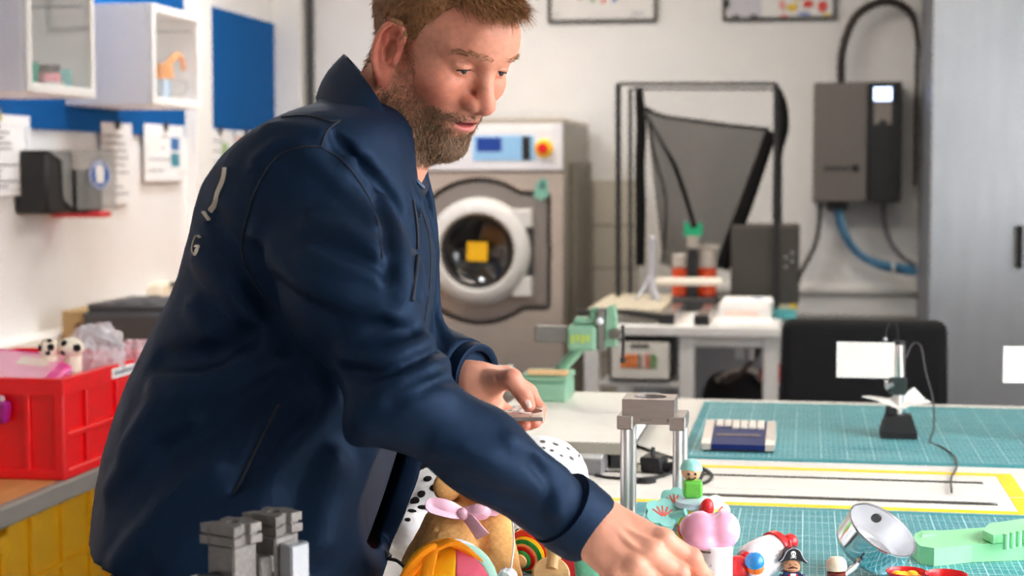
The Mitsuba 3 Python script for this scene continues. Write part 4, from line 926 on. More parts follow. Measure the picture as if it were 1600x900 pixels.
def surface(f, lo, hi, h, safety=1.7):
    """The zero surface of f as a closed mesh (surface nets), f sampled finely only near it."""
    B = 4
    lo = np.asarray(lo, float); nb = np.ceil((np.asarray(hi) - lo) / (h * B)).astype(int)
    c = np.stack(np.meshgrid(*[np.arange(n) for n in nb], indexing='ij'), -1).reshape(-1, 3)
    ctr = (lo + (c + .5) * h * B).astype(np.float32)
    fc = np.concatenate([f(ctr[i:i + 400000]) for i in range(0, len(ctr), 400000)])
    act = np.abs(fc) < h * B * .87 * safety
    D = np.repeat(np.repeat(np.repeat(np.where(fc > 0, 1, -1).astype(np.float32).reshape(nb), B, 0), B, 1), B, 2)
    off = np.stack(np.meshgrid(*[np.arange(B)] * 3, indexing='ij'), -1).reshape(-1, 3)
    idx = (c[act][:, None] * B + off[None]).reshape(-1, 3)
    pts = (lo + (idx + .5) * h).astype(np.float32)
    val = np.concatenate([f(pts[i:i + 400000]) for i in range(0, len(pts), 400000)])
    D[idx[:, 0], idx[:, 1], idx[:, 2]] = val
    D[[0, -1]] = np.maximum(D[[0, -1]], 1e-3); D[:, [0, -1]] = np.maximum(D[:, [0, -1]], 1e-3); D[:, :, [0, -1]] = np.maximum(D[:, :, [0, -1]], 1e-3)
    S = D < 0
    s = np.array(D.shape) - 1
    corners = [(i, j, k) for i in (0, 1) for j in (0, 1) for k in (0, 1)]
    cnt = sum(S[i:i + s[0], j:j + s[1], k:k + s[2]].astype(np.int8) for i, j, k in corners)
    cells = np.argwhere((cnt > 0) & (cnt < 8))
    vid = np.full(s, -1, np.int64); vid[tuple(cells.T)] = np.arange(len(cells))
    acc, num = np.zeros((len(cells), 3)), np.zeros(len(cells))
    for a in corners:
        for ax in range(3):
            if a[ax]: continue
            b = list(a); b[ax] = 1
            va = D[cells[:, 0] + a[0], cells[:, 1] + a[1], cells[:, 2] + a[2]]; vb = D[cells[:, 0] + b[0], cells[:, 1] + b[1], cells[:, 2] + b[2]]
            m = (va < 0) != (vb < 0)
            t = np.where(m, va / np.where(m, va - vb, 1), 0)
            p = np.tile(np.array(a, float), (len(cells), 1)); p[:, ax] += t
            acc[m] += p[m]; num[m] += 1
    V = lo + (cells + acc / num[:, None] + .5) * h
    faces = []
    for ax in range(3):
        u, w = [(1, 2), (2, 0), (0, 1)][ax]
        sl0 = [slice(None)] * 3; sl1 = [slice(None)] * 3; sl0[ax] = slice(0, -1); sl1[ax] = slice(1, None)
        A, Bm = S[tuple(sl0)], S[tuple(sl1)]
        e = np.argwhere(A != Bm)
        e = e[(e[:, u] > 0) & (e[:, w] > 0) & (e[:, u] < s[u]) & (e[:, w] < s[w])]
        ins = S[tuple(e.T)]
        q = []
        for du, dw in ((-1, -1), (0, -1), (0, 0), (-1, 0)):
            cc = e.copy(); cc[:, u] += du; cc[:, w] += dw; q.append(vid[tuple(cc.T)])
        q = np.stack(q, 1); q[~ins] = q[~ins][:, ::-1]
        faces.append(q)
    Q = np.concatenate(faces)
    return trimesh.Trimesh(V, np.vstack([Q[:, [0, 1, 2]], Q[:, [0, 2, 3]]]), process=False)


def march(f, px, py, d0=1.5, d1=2.7):
    """Where the sight lines through picture points meet the surface of f: a list with None for a miss."""
    px, py = np.atleast_1d(px).astype(float), np.atleast_1d(py).astype(float)
    K = np.stack([(px - 800) / F, (450 - py) / F, np.ones(len(px))], 1)
    d, hit, on = np.full(len(px), d0), np.zeros(len(px), bool), np.ones(len(px), bool)
    for _ in range(140):
        i = np.nonzero(on)[0]
        if not len(i): break
        v = f((K[i] * d[i, None]).astype(np.float32))
        hit[i[v < .0004]] = True
        d[i] += np.where(v < .0004, 0, np.maximum(v * .6, .0006))
        on[i] = (v >= .0004) & (d[i] < d1)
    return [K[i] * d[i] if hit[i] else None for i in range(len(px))]


def shell_grid(G, t, closed=False):
    """A sheet t thick from a grid of points (rows, columns, 3)."""
    n, m = G.shape[:2]
    du, dv = np.gradient(G, axis=0), np.gradient(G, axis=1)
    N = np.cross(du, dv); N /= np.linalg.norm(N, axis=2, keepdims=True) + 1e-12
    A, B = (G + N * t / 2).reshape(-1, 3), (G - N * t / 2).reshape(-1, 3)
    f = []
    for i in range(n - 1):
        for j in range(m - 1):
            a = i * m + j; f += [[a, a + m, a + m + 1], [a, a + m + 1, a + 1]]
    f = np.array(f); k = n * m
    rim = [(i * m, (i + 1) * m) for i in range(n - 1)] + [((n - 1) * m + j, (n - 1) * m + j + 1) for j in range(m - 1)] + [((i + 1) * m + m - 1, i * m + m - 1) for i in range(n - 1)] + [(j + 1, j) for j in range(m - 1)]
    side = [x for a, b in rim for x in ([a, a + k, b + k], [a, b + k, b])]
    mesh = trimesh.Trimesh(np.vstack([A, B]), np.vstack([f, f[:, ::-1] + k, side]), process=False)
    if mesh.volume < 0: mesh.invert()
    return mesh


# ---------------------------------------------------------------- the man: head
HS, HD = .948, 2.075                                   # size of the head, its distance
HR = np.array([[.6114, .3263, -.7209], [-.5136, .8567, -.0479], [.6019, .3996, .6914]])   # how the head is turned and tilted
HO = cam(684.7, 80.0, HD)
def head_to_cam(L):
    """Head coordinates (forward, to his right, up from the middle between the ears) to the camera's."""
    L = np.atleast_2d(L) * HS * np.array([1.035, 1, 1])
    B = np.stack([L[:, 0], L[:, 2], L[:, 1]], 1) @ HR.T
    return np.stack([HO[0] + B[:, 0], HO[1] + B[:, 1], HO[2] - B[:, 2]], 1)
def cam_to_head(P):
    B = np.stack([P[:, 0] - HO[0], P[:, 1] - HO[1], HO[2] - P[:, 2]], 1) @ HR
    return np.stack([B[:, 0] / 1.035, B[:, 2], B[:, 1]], 1) / HS


EYE_C = (.0775, .0322, .0180)
def both(fn, P): return np.minimum(fn(P), fn(P * np.array([1, -1, 1], np.float32)))
EAR_O = np.array([.007, .0735, -.007]); EAR_U = np.array([-.86, .50, .08]); EAR_U /= np.linalg.norm(EAR_U)
EAR_V = np.array([-.10, .10, .98]); EAR_V -= EAR_U * (EAR_U @ EAR_V); EAR_V /= np.linalg.norm(EAR_V); EAR_N = np.cross(EAR_V, EAR_U); EAR_N *= np.sign(EAR_N[1])
def ear_pt(a, b, n=0.0): return EAR_O + EAR_U * a + EAR_V * b + EAR_N * n
def head_sdf(P):
    x, y, z = P[:, 0], P[:, 1], P[:, 2]
    ay = np.abs(y); A = np.stack([x, ay, z], 1)
    d = ell(P, (-.014, 0, .046), (.101, .0745, .084))
    d = smin(d, ell(P, (.036, 0, .050), (.060, .060, .058)), .03)
    d = smin(d, ell(P, (.030, 0, -.030), (.060, .0555, .075)), .03)
    d = smin(d, cone(A, (.008, .050, -.058), (.060, .018, -.097), .018, .0180), .025)
    d = smin(d, ell(P, (.068, 0, -.102), (.0195, .023, .0175)), .018)
    d = smin(d, ell(A, (.062, .044, -.014), (.022, .020, .022)), .026)
    d = smin(d, ell(P, (.062, 0, -.054), (.029, .034, .034)), .018)
    d = smin(d, cone(A, (.086, .012, .037), (.070, .047, .036), .0105, .009), .016)
    d = smin(d, ell(P, (.086, 0, .052), (.014, .035, .03)), .03)
    d = smax(d, -ell(A, (.101, .0325, .015), (.016, .017, .012)), .012)
    # nose
    n = cone(P, (.088, 0, .024), (.1085, 0, -.016), .0085, .0112)
    n = smin(n, sph(P, (.1122, 0, -.0225), .0122), .008)
    n = smin(n, ell(A, (.1005, .0140, -.0265), (.0140, .0090, .0105)), .005)
    n = smin(n, cone(P, (.110, 0, -.030), (.096, 0, -.038), .006, .006), .006)
    d = smin(d, n, .009)
    d = smax(d, -ell(A, (.1055, .0080, -.0365), (.0072, .0042, .0052)), .003)
    # eyelids with the slit between them
    q = A - np.array(EYE_C, np.float32)
    rq = np.linalg.norm(q, axis=1) + 1e-9
    d = smin(d, rq - .0146, .006)
    az, elv = np.arctan2(q[:, 1], q[:, 0]), np.arcsin(np.clip(q[:, 2] / rq, -1, 1))
    open_ = (np.abs(elv + .34 + .10 * az) - np.maximum(.20 * (1 - (az / 1.02) ** 2), -.2)) * rq
    open_ = np.maximum(open_, np.abs(az) * .011 - .0115)
    d = smax(d, -np.maximum(np.maximum(open_, .0118 - rq), rq - .026), .0012)
    crease = np.abs(elv - .34 + .05 * az) * rq
    d = d + .0016 * np.exp(-(crease / .0016) ** 2) * (np.abs(az) < 1.0) * (rq < .02)
    bag_ = np.abs(elv + 1.02) * rq
    d = d + .0007 * np.exp(-(bag_ / .0018) ** 2) * (np.abs(az) < .9) * (rq < .024)
    # lips
    d = smin(d, ell(P, (.0850, 0, -.0520), (.0135, .024, .0062)), .005)
    d = smin(d, ell(P, (.0825, 0, -.0660), (.0135, .021, .0075)), .005)
    d = smax(d, -ell(P, (.0970, 0, -.0592), (.0150, .0215, .0034)), .002)
    d = smin(d, ell(P, (.085, 0, -.043), (.010, .020, .008)), .008)
    # ears
    q = A - EAR_O.astype(np.float32)
    e = np.stack([q @ EAR_U / .84, q @ EAR_V, q @ EAR_N], 1).astype(np.float32)
    ear = smin(ell(e, (.014, .006, .002), (.021, .036, .0052)), ell(e, (.012, .0, -.009), (.015, .026, .0065)), .004)
    rim = np.array([(.004, .012, .004), (-.003, .026, .004), (.004, .038, .005), (.016, .042, .007), (.028, .035, .008), (.034, .020, .008), (.034, .002, .007), (.030, -.014, .006), (.022, -.026, .005), (.012, -.034, .004)])
    ear = smin(ear, polydist(e, spline(rim, 3).astype(np.float32) + np.array([0, 0, .002], np.float32)) - .0044, .003)
    ear = smax(ear, -polydist(e, np.array([(.006, .028, .006), (.016, .033, .008), (.025, .024, .009), (.027, .006, .008)], np.float32)) + .0032, .003)
    ear = smin(ear, ell(e, (.012, -.030, .003), (.012, .012, .0055)), .005)
    ear = smin(ear, ell(e, (-.001, -.004, .004), (.005, .009, .005)), .004)
    d = smin(d, ear, .005)
    d = smax(d, -ell(e, (.0110, .003, .008), (.0105, .0155, .0170)), .003)
    d = smax(d, -ell(e, (.013, .020, .008), (.0085, .0080, .0085)), .003)
    return smin(d, ell(e, (-.001, -.004, .003), (.005, .009, .006)), .003) * HS


def neck_sdf(P):
    a, b = head_to_cam([[-.026, 0, -.030]])[0], cam(552, 285, 2.10)
    d = cone(P, a, b, .056, .066)
    return smin(d, cone(P, head_to_cam([[.012, 0, -.070]])[0], cam(588, 290, 2.08), .036, .046), .03)


def skin_sdf(P): return smin(head_sdf(cam_to_head(P)), neck_sdf(P), .022)


HL = head_to_cam(np.array([[x, y, z] for x in (-.13, .14) for y in (-.11, .11) for z in (-.20, .15)]))
head_mesh = surface(skin_sdf, HL.min(0) - .0, HL.max(0) + .0, .0019)
HV = cam_to_head(head_mesh.vertices)


def skin_colour(L):
    """Skin tone from place on the head: redder ears, cheeks and nose, greyer under the beard."""
    x, y, z = L.T; ay = np.abs(y)
    g = lambda c, r: np.exp(-(((x - c[0]) ** 2 + (ay - c[1]) ** 2 + (z - c[2]) ** 2) / r ** 2))
    base = np.array(S(208, 140, 113))[None].repeat(len(L), 0)
    red = .75 * g((.066, .045, -.022), .030) + .55 * g((.112, 0, -.022), .018) + .35 * g((.06, .03, .06), .04)
    ec = np.stack([x, ay, z], 1) - EAR_O
    earm = np.clip(((ec @ EAR_N) + .001) / .004, 0, 1) * (ec @ EAR_U > -.006) * (np.abs(ec @ EAR_V) < .048) * (ec @ EAR_U < .045)
    red = np.clip(red + .7 * earm, 0, 1)[:, None]
    c = base * (1 - red) + np.array(S(212, 116, 96)) * red
    slit = (np.clip(1.5 - np.abs(z + .0592) / .0024, 0, 1) * (ay < .020) * (x > .074) * (x < .092))[:, None]
    lips = np.clip(1.6 * (1 - np.sqrt(((z + .0595) / .0135) ** 2 + (ay / .0245) ** 2)) * (x > .078), 0, 1)[:, None]
    c = c * (1 - lips) + np.array(S(186, 96, 92)) * lips
    c = c * (1 - slit) + np.array(S(96, 34, 34)) * slit
    sp = (meshkit.noise(L * 900, 3) - .5)[:, None] * .14 + (meshkit.fbm(L * 140, 3, 5) - .5)[:, None] * .30
    return np.clip(c * (1 + sp), 0, 1)


scene['m_skin'] = {'type': 'principled', 'base_color': {'type': 'mesh_attribute', 'name': 'vertex_color'}, 'roughness': .46, 'specular': .45}

# hands, in the camera's metres
def pj(l): return [cam(*p) for p in l]
R_WR = cam(905, 812, 1.90)
RH = {  # right hand: joints from wrist to finger tips
    'index': (pj([(1036, 846, 1.872), (1080, 873, 1.880), (1103, 906, 1.895), (1112, 938, 1.91)]), [.0135, .0114, .0102, .0086]),
    'middle': (pj([(1016, 866, 1.858), (1060, 898, 1.866), (1088, 940, 1.885), (1096, 972, 1.905)]), [.0136, .0116, .0102, .0088]),
    'ring': (pj([(992, 886, 1.850), (1034, 924, 1.860), (1060, 968, 1.885), (1068, 998, 1.905)]), [.0132, .0110, .0096, .0084]),
    'little': (pj([(964, 902, 1.855), (1000, 942, 1.866), (1022, 978, 1.888), (1030, 1000, 1.902)]), [.0118, .0096, .0084, .0074]),
    'thumb': (pj([(962, 862, 1.93), (1010, 900, 1.965), (1050, 930, 1.96), (1078, 950, 1.945)]), [.016, .0125, .0105, .0088]),
}
R_PALM = [(912, 806, 1.895), (918, 838, 1.885)]
def rhand_sdf(P):
    d = cone(P, cam(850, 780, 1.90), cam(930, 828, 1.888), .034, .0265)
    d = smin(d, cone(P, cam(925, 818, 1.892), cam(942, 842, 1.876), .024, .023), .02)
    for nm, w in (('index', cam(945, 804, 1.90)), ('middle', cam(938, 820, 1.886)), ('ring', cam(930, 836, 1.878)), ('little', cam(924, 848, 1.88))):
        d = smin(d, cone(P, w, RH[nm][0][0], .0185, .0128), .013)
    d = smin(d, cone(P, cam(950, 850, 1.91), cam(1010, 872, 1.90), .017, .014), .014)
    for nm, (J, r) in RH.items():
        d = smin(d, chain(P, J, r, .004), .0052)
    for nm in ('index', 'middle', 'ring', 'little'):
        J, r = RH[nm]
        d = smin(d, sph(P, J[0] + np.array([0, .003, -.003]), .0112), .008)
        d = smin(d, sph(P, J[1] + np.array([.001, .001, -.001]), r[1] * 1.02), .004)
    for l in ([(935, 808, 1.874), (965, 822, 1.866), (1000, 838, 1.858), (1030, 850, 1.852)], [(960, 826, 1.862), (985, 850, 1.850), (1010, 866, 1.845)], [(930, 834, 1.862), (958, 856, 1.852), (985, 884, 1.846)]):
        d = smin(d, polydist(P, spline(pj(l), 3).astype(np.float32)) - .0022, .0055)
    return d
# left hand, holding the plate between thumb and fingers
LHD = 2.16
LH = {
    'thumb': (pj([(768, 596, LHD - .03), (800, 592, LHD - .055), (819, 617, LHD - .055), (826, 633, LHD - .05)]), [.0150, .0128, .0108, .0088]),
    'index': (pj([(790, 588, LHD + .01), (826, 612, LHD + .03), (842, 640, LHD + .02), (842, 654, LHD + .005)]), [.0125, .0105, .0092, .0078]),
    'middle': (pj([(770, 630, LHD + .01), (800, 652, LHD + .0), (826, 660, LHD - .01), (836, 660, LHD - .015)]), [.0120, .0108, .0095, .008]),
    'ring': (pj([(758, 642, LHD - .0), (786, 664, LHD - .02), (808, 668, LHD - .03), (820, 664, LHD - .035)]), [.0115, .0105, .0092, .0078]),
    'little': (pj([(745, 650, LHD - .01), (768, 672, LHD - .04), (786, 674, LHD - .05), (796, 670, LHD - .055)]), [.0105, .0092, .008, .007]),
}
def lhand_sdf(P):
    d = cone(P, cam(680, 590, LHD + .01), cam(742, 600, LHD), .031, .0285)
    d = smin(d, cone(P, cam(742, 602, LHD - .005), cam(790, 590, LHD + .005), .027, .0155), .016)
    d = smin(d, cone(P, cam(742, 605, LHD - .015), cam(772, 598, LHD - .025), .024, .0165), .012)
    d = smin(d, cone(P, cam(742, 612, LHD), cam(765, 634, LHD), .025, .016), .016)
    d = smin(d, cone(P, cam(738, 618, LHD - .01), cam(750, 645, LHD - .01), .020, .013), .014)
    for nm, (J, r) in LH.items(): d = smin(d, chain(P, J, r, .004), .006)
    for l in ([(768, 575, LHD - .048), (776, 600, LHD - .056), (780, 622, LHD - .052)],):
        d = smax(d, -(polydist(P, spline(pj(l), 3).astype(np.float32)) - .0016), .003)
    return d


def bounds(pts, m):
    p = np.array(pts); return p.min(0) - m, p.max(0) + m
lo, hi = bounds([j for J, _ in RH.values() for j in J] + [cam(880, 790, 1.9)], .035)
rh_mesh = surface(rhand_sdf, lo, hi, .0016)
lo, hi = bounds([j for J, _ in LH.values() for j in J] + [cam(705, 592, LHD)], .035)
lh_mesh = surface(lhand_sdf, lo, hi, .0017)

# torso, in slices across the height: back and front edge in the picture, half depth
TD = 2.10
SL = np.array([(140, 515, 590, .060), (165, 497, 608, .080), (185, 447, 640, .135), (210, 402, 655, .185), (240, 366, 664, .208), (280, 338, 672, .215), (330, 319, 682, .213), (400, 299, 691, .206), (470, 271, 694, .200), (540, 236, 692, .200),
               (610, 203, 688, .205), (680, 180, 676, .212), (750, 164, 656, .216), (820, 154, 632, .218), (890, 144, 606, .218), (960, 140, 590, .215), (1100, 140, 580, .21)], float)
from scipy.interpolate import PchipInterpolator
TY_ = (450 - SL[::-1, 0]) / F * TD
t_l, t_r, t_b = (PchipInterpolator(TY_, v[::-1]) for v in ((SL[:, 1] - 800) / F * TD, (SL[:, 2] - 800) / F * TD, SL[:, 3]))
def torso_raw(P, grow=0.0):
    y = np.clip(P[:, 1], TY_[0], TY_[-1])
    l, r, b = t_l(y), t_r(y), t_b(y)
    a, c, b = np.maximum((r - l) / 2 + grow, .03), (r + l) / 2, np.maximum(b + grow, .03)
    u, w = np.abs(P[:, 0] - c) / a, np.abs(P[:, 2] - TD) / b
    q = (u ** 2.35 + w ** 2.35) ** (1 / 2.35)
    d = (q - 1) * np.minimum(a, b) * .92
    return np.maximum(d, P[:, 1] - (450 - 158) / F * TD)
ARM_R = (pj([(468, 312, 1.965), (550, 452, 1.875), (624, 622, 1.815), (750, 706, 1.835), (880, 801, 1.890)]), np.array([102, 97, 62, 52, 56]) / 1380)
ARM_L = (pj([(560, 300, 2.30), (580, 440, 2.34), (596, 560, 2.31), (680, 582, 2.21), (735, 585, LHD)]), [.085, .075, .066, .052, .045])
def arm_r(P): return chain(P, ARM_R[0], ARM_R[1], .05)
def base_jacket(P):
    d = smin(torso_raw(P), arm_r(P), .022)
    return smin(d, chain(P, ARM_L[0], ARM_L[1], .04), .03)


def fold(l, amp, w):
    pts = [p for p in march(base_jacket, *np.array(l, float).T) if p is not None]
    return (spline(pts, 4).astype(np.float32), amp, w) if len(pts) > 1 else None
FOLDS = [fold(*a) for a in (
    ([(428, 407), (507, 453), (570, 478), (628, 492), (668, 500)], 0.0116, 0.0147), ([(440, 436), (520, 484), (590, 510), (640, 520)], -0.0087, 0.0129),
    ([(542, 556), (600, 562), (649, 544), (668, 534)], 0.0145, 0.0120), ([(545, 580), (600, 584), (650, 562), (676, 548)], -0.0101, 0.0092),
    ([(598, 606), (640, 590), (690, 566), (716, 566)], 0.0130, 0.0120), ([(612, 626), (650, 606), (700, 588)], -0.0087, 0.0092),
    ([(470, 232), (510, 268), (560, 318), (590, 352)], 0.0087, 0.0120), ([(487, 344), (552, 363), (600, 402)], 0.0101, 0.0129), ([(480, 370), (540, 392), (596, 424)], -0.0072, 0.0101),
    ([(480, 397), (529, 420), (582, 432), (630, 465)], 0.0101, 0.0120), ([(397, 367), (446, 420), (499, 461), (560, 500)], 0.0072, 0.0147),
    ([(545, 260), (600, 330), (628, 400), (632, 470)], 0.0130, 0.0129), ([(565, 262), (620, 330), (648, 400), (650, 460)], -0.0101, 0.0092), ([(520, 215), (585, 300), (604, 380), (606, 440)], -0.0116, 0.0092),
    ([(516, 624), (460, 692), (407, 756), (380, 800)], 0.0244, 0.0184), ([(560, 660), (520, 740), (500, 840)], 0.0203, 0.0221), ([(480, 640), (430, 700), (380, 790)], -0.0162, 0.0166),
    ([(331, 734), (271, 779), (229, 832), (190, 880)], 0.0182, 0.0147), ([(300, 610), (244, 640), (200, 700)], 0.0162, 0.0166), ([(420, 560), (330, 600), (250, 600)], 0.0141, 0.0184), ([(400, 520), (320, 560), (250, 560)], -0.0162, 0.0166),
    ([(440, 600), (340, 660), (260, 700)], -0.0141, 0.0184), ([(433, 639), (399, 700), (365, 771)], -0.0087, 0.0055), ([(330, 340), (378, 404), (420, 470)], -0.0141, 0.0129), ([(310, 400), (360, 450), (410, 520)], 0.0141, 0.0138),
    ([(690, 700), (760, 720), (840, 760)], 0.0072, 0.0147), ([(800, 690), (850, 700), (880, 740), (870, 800)], 0.0087, 0.0129), ([(830, 720), (852, 760), (846, 800)], -0.0072, 0.0092), ([(730, 760), (790, 780), (850, 820)], -0.0072, 0.0129),
    ([(420, 200), (480, 205), (520, 215)], 0.0058, 0.0110), ([(400, 250), (440, 225), (500, 215)], 0.0058, 0.0110), ([(300, 480), (330, 520), (380, 560)], 0.0087, 0.0147), ([(170, 760), (230, 700), (300, 660)], 0.0087, 0.0166), ([(260, 870), (330, 800), (420, 780)], 0.0087, 0.0166),
) if a]
FOLDS = [f for f in FOLDS if f]
YE = np.array([(140, 640), (300, 650), (340, 662), (400, 671), (470, 668), (540, 658), (610, 640), (680, 606), (740, 580), (800, 566), (850, 572), (900, 592), (1000, 600)], float)
edge_x = PchipInterpolator((450 - YE[::-1, 0]) / F * 1.98, (YE[::-1, 1] - 800) / F * 1.98)
CUT = np.array([cam(x, y, d) for x, y, d in ((135, 886, 2.1), (400, 915, 1.9), (600, 900, 2.1))])
cut_n = np.array([0, 0, 1.0]); cut_n = np.array([cut_n @ RT, cut_n @ UP, cut_n @ FW])
HEM = float(cam(135, 881, 1.95) @ cut_n)
def jacket_sdf(P):
    d0, ar, al = torso_raw(P), arm_r(P), chain(P, ARM_L[0], ARM_L[1], .04)
    ka = .006 + .022 * np.clip((P[:, 1] - (450 - 400) / F * 1.95) / .10, 0, 1)
    d = smin(smin(d0, ar, ka), al, .03)
    e = np.zeros(len(P), np.float32)
    near = np.abs(d) < .045
    if near.any():
        Q = P[near]; en = np.zeros(len(Q), np.float32)
        for pts, amp, w in FOLDS:
            m = ((Q > pts.min(0) - 2.4 * w) & (Q < pts.max(0) + 2.4 * w)).all(1)
            if m.any(): en[m] += amp * np.exp(-(polydist(Q[m], pts) / w) ** 2)
        en += (meshkit.fbm(Q * 9, 2, 4) - .5) * .012 + (meshkit.fbm(Q * 32, 2, 9) - .5) * .003
        e[near] = en
    ye = np.clip(P[:, 1], edge_x.x[0], edge_x.x[-1])
    op = np.maximum(edge_x(ye) - P[:, 0], P[:, 2] - 2.165)               # the open front
    tor = np.maximum(d0 - e, -(d0 + .022))                               # cloth shell of the torso
    tor = smax(tor, -op * .8, .006)
    d = smin(tor, ar - e, ka)
    d = smin(d, al - e, .03)
    # the neck opening and the cut ends of the sleeves
    d = smax(d, -(cone(P, cam(560, 240, 2.10), cam(575, 130, 2.10), .055, .062)), .008)
    ax = (ARM_R[0][-1] - ARM_R[0][-2]); ax = ax / np.linalg.norm(ax)
    d = smax(d, np.where(P[:, 0] > cam(800, 700, 1.9)[0], (P - ARM_R[0][-1]) @ ax - .012, -1), .004)
    ax = (ARM_L[0][-1] - ARM_L[0][-2]); ax = ax / np.linalg.norm(ax)
    d = smax(d, np.where((P[:, 2] > 2.1) & (P[:, 0] > cam(696, 600, 2.2)[0]) & (P[:, 1] < cam(0, 520, 2.2)[1]), (P - ARM_L[0][-1]) @ ax, -1), .004)
    return np.maximum(d, HEM - P @ cut_n - .12 * (P[:, 0] - cam(135, 881, 1.95)[0]))
jm = surface(jacket_sdf, cam(110, 0, 2.1) * [1, 0, 0] + [0, (450 - 930) / F * 2.1, 1.72], [cam(925, 0, 1.9)[0], (450 - 140) / F * 2.1, 2.44], .0042, 2.2)

# body under the clothes: one surface with the head and the hands
def body_sdf(P):
    d = np.maximum(torso_raw(P, -.046), -(P[:, 1] - (450 - 905) / F * TD))
    d = smin(d, chain(P, ARM_R[0][:4] + [cam(900, 808, 1.895)], [.056, .046, .026, .024, .026], .03), .03)
    d = smin(d, chain(P, ARM_L[0][:4] + [cam(715, 592, LHD)], [.052, .044, .036, .030, .027], .03), .03)
    hips = cam(375, 1000, TD)
    d = smin(d, ell(P, hips, (.13, .14, .17)), .05)
    return smin(d, cone(P, cam(560, 285, 2.10), cam(540, 340, 2.10), .06, .09), .03)
bm = surface(body_sdf, cam(130, 0, 2.1) * [1, 0, 0] + [0, (450 - 1160) / F * 2.1, 1.72], [cam(925, 0, 1.9)[0], (450 - 230) / F * 2.1, 2.44], .009, 2.2)


def solid(m):
    m = trimesh.Trimesh(m.vertices, m.faces, process=True)
    return m3d.Manifold(m3d.Mesh(np.asarray(m.vertices, np.float32), np.asarray(m.faces, np.uint32)))
parts_ = [head_mesh, rh_mesh, lh_mesh, bm]
man = None
try:
    for m in parts_:
        s_ = solid(m)
        if s_.status() != m3d.Error.NoError: raise ValueError(str(s_.status()))
        man = s_ if man is None else man + s_
    mm = man.to_mesh(); body = trimesh.Trimesh(np.array(mm.vert_properties[:, :3], float), np.array(mm.tri_verts), process=False)
except Exception as ex:
    print('body parts stay overlapping:', ex); body = join(*parts_)
bl = cam_to_head(body.vertices)
col = skin_colour(np.where((np.linalg.norm(bl, axis=1) < .22)[:, None], bl, [[0., 0., -.3]]))
bv = body.vertices
hr = np.zeros(len(bv))
for J, _ in list(RH.values()) + list(LH.values()):
    for j in J[1:]: hr = np.maximum(hr, np.exp(-(np.linalg.norm(bv - j, axis=1) / .014) ** 2))
vein = .5 * (meshkit.fbm(bv * 90, 3, 2) - .5)
farm = (np.linalg.norm(bl, axis=1) > .22)[:, None]
hc = np.array(S(212, 148, 122)) * (1 - .75 * hr[:, None]) + np.array(S(208, 112, 92)) * .75 * hr[:, None]
col = np.where(farm, np.clip(hc * (1 + .35 * vein[:, None]), 0, 1), col)
W = lambda m: trimesh.Trimesh(to_world(m.vertices), m.faces, process=False)
man_key = thing('person', 'bearded man in a navy jacket leaning over the work table, holding a metal plate', 'person')
body_w = W(body)
if body_w.volume < 0: body_w.invert()
scene[man_key] = mikit.ply(body_w, 'm_skin', smooth=True, color=col)
P_ = man_key

# eyes
for s_ in (1, -1):
    c = head_to_cam([[EYE_C[0], EYE_C[1] * s_, EYE_C[2]]])[0]
    ek = add(P_, 'eye', W(ball(c, .0126 * HS, 3)), M('eye_white', S(222, 212, 206), .15), True)
    dv = head_to_cam([[EYE_C[0] + .0086, EYE_C[1] * s_, EYE_C[2] - .0050]])[0]
    add(ek, 'iris', W(ball(dv, .0046, 2)), M('iris', S(60, 62, 66), .12), True)
    arc = [(EYE_C[0] + .0142 * math.cos(a) * math.cos(e_), s_ * (EYE_C[1] + .0142 * math.sin(a) * math.cos(e_)), EYE_C[2] + .0142 * math.sin(e_)) for a in np.linspace(-.9, .95, 9) for e_ in [-.34 - .10 * a + .20 * (1 - (a / 1.02) ** 2)]]
    add(ek, 'lashes', W(tube(head_to_cam(np.array(arc)), .00085, 6, 3)), M('lash', S(40, 30, 28), .7), True)

# clothes
cloth_b = mikit.proc(lambda p, n, uv: noise(p.x * 1100, p.y * 1100, p.z * 1100) * .5, eps=4e-4)
cloth_c = mikit.proc(lambda p, n, uv: mix(S(4, 15, 29), S(6, 22, 40), fbm(p.x * 420, p.y * 420, p.z * 420, 2)))
M('jacket', cloth_c, .60, spec=.24, spec_tint=.5, sheen=.04, sheen_tint=1.0)
M('seam_dark', S(10, 17, 30), .7); M('lining', S(12, 14, 20), .8)
jw = W(jm)
if jw.volume < 0: jw.invert()
J_ = add(P_, 'jacket', jw, 'm_jacket', True, label='navy softshell jacket, open at the front')


def jac_line(l, off=.0006, n=5):
    pts = march(jacket_sdf, *spline(np.array([(x, y, 0) for x, y in l], float), n)[:, :2].T)
    return [p + np.array([0, 0, -off]) for p in pts if p is not None]
def seam(l, r=.0013, nm='seam', mat='m_seam_dark', off=.0004):
    pts = jac_line(l, off)
    if len(pts) < 3: return
    pts = np.array(pts); runs, cur = [], [pts[0]]
    for a, b in zip(pts[:-1], pts[1:]):
        if abs(b[2] - a[2]) > .03: runs.append(cur); cur = []
        cur.append(b)
    runs.append(cur)
    t = [tube(to_world(np.array(q)), r, 7, 2) for q in runs if len(q) > 2]
    if t: add(J_, nm, join(*t), mat)
seam([(502, 229), (465, 231), (427, 250), (397, 302), (380, 367), (380, 404), (397, 440), (430, 490)])
seam([(440, 183), (480, 181), (514, 189), (532, 188)]); seam([(532, 188), (512, 204), (502, 229)])
seam([(504, 231), (536, 252), (567, 292), (588, 338), (598, 404)], .0010)
seam([(646, 312), (652, 360), (652, 410), (644, 470)], .0022, 'zip', 'm_seam_dark', .001)
seam([(660, 330), (672, 380), (672, 440), (664, 500)], .0010)
seam([(436, 632), (420, 664), (400, 702), (380, 744), (366, 772)], .0022, 'pocket_zip', 'm_seam_dark', .001)
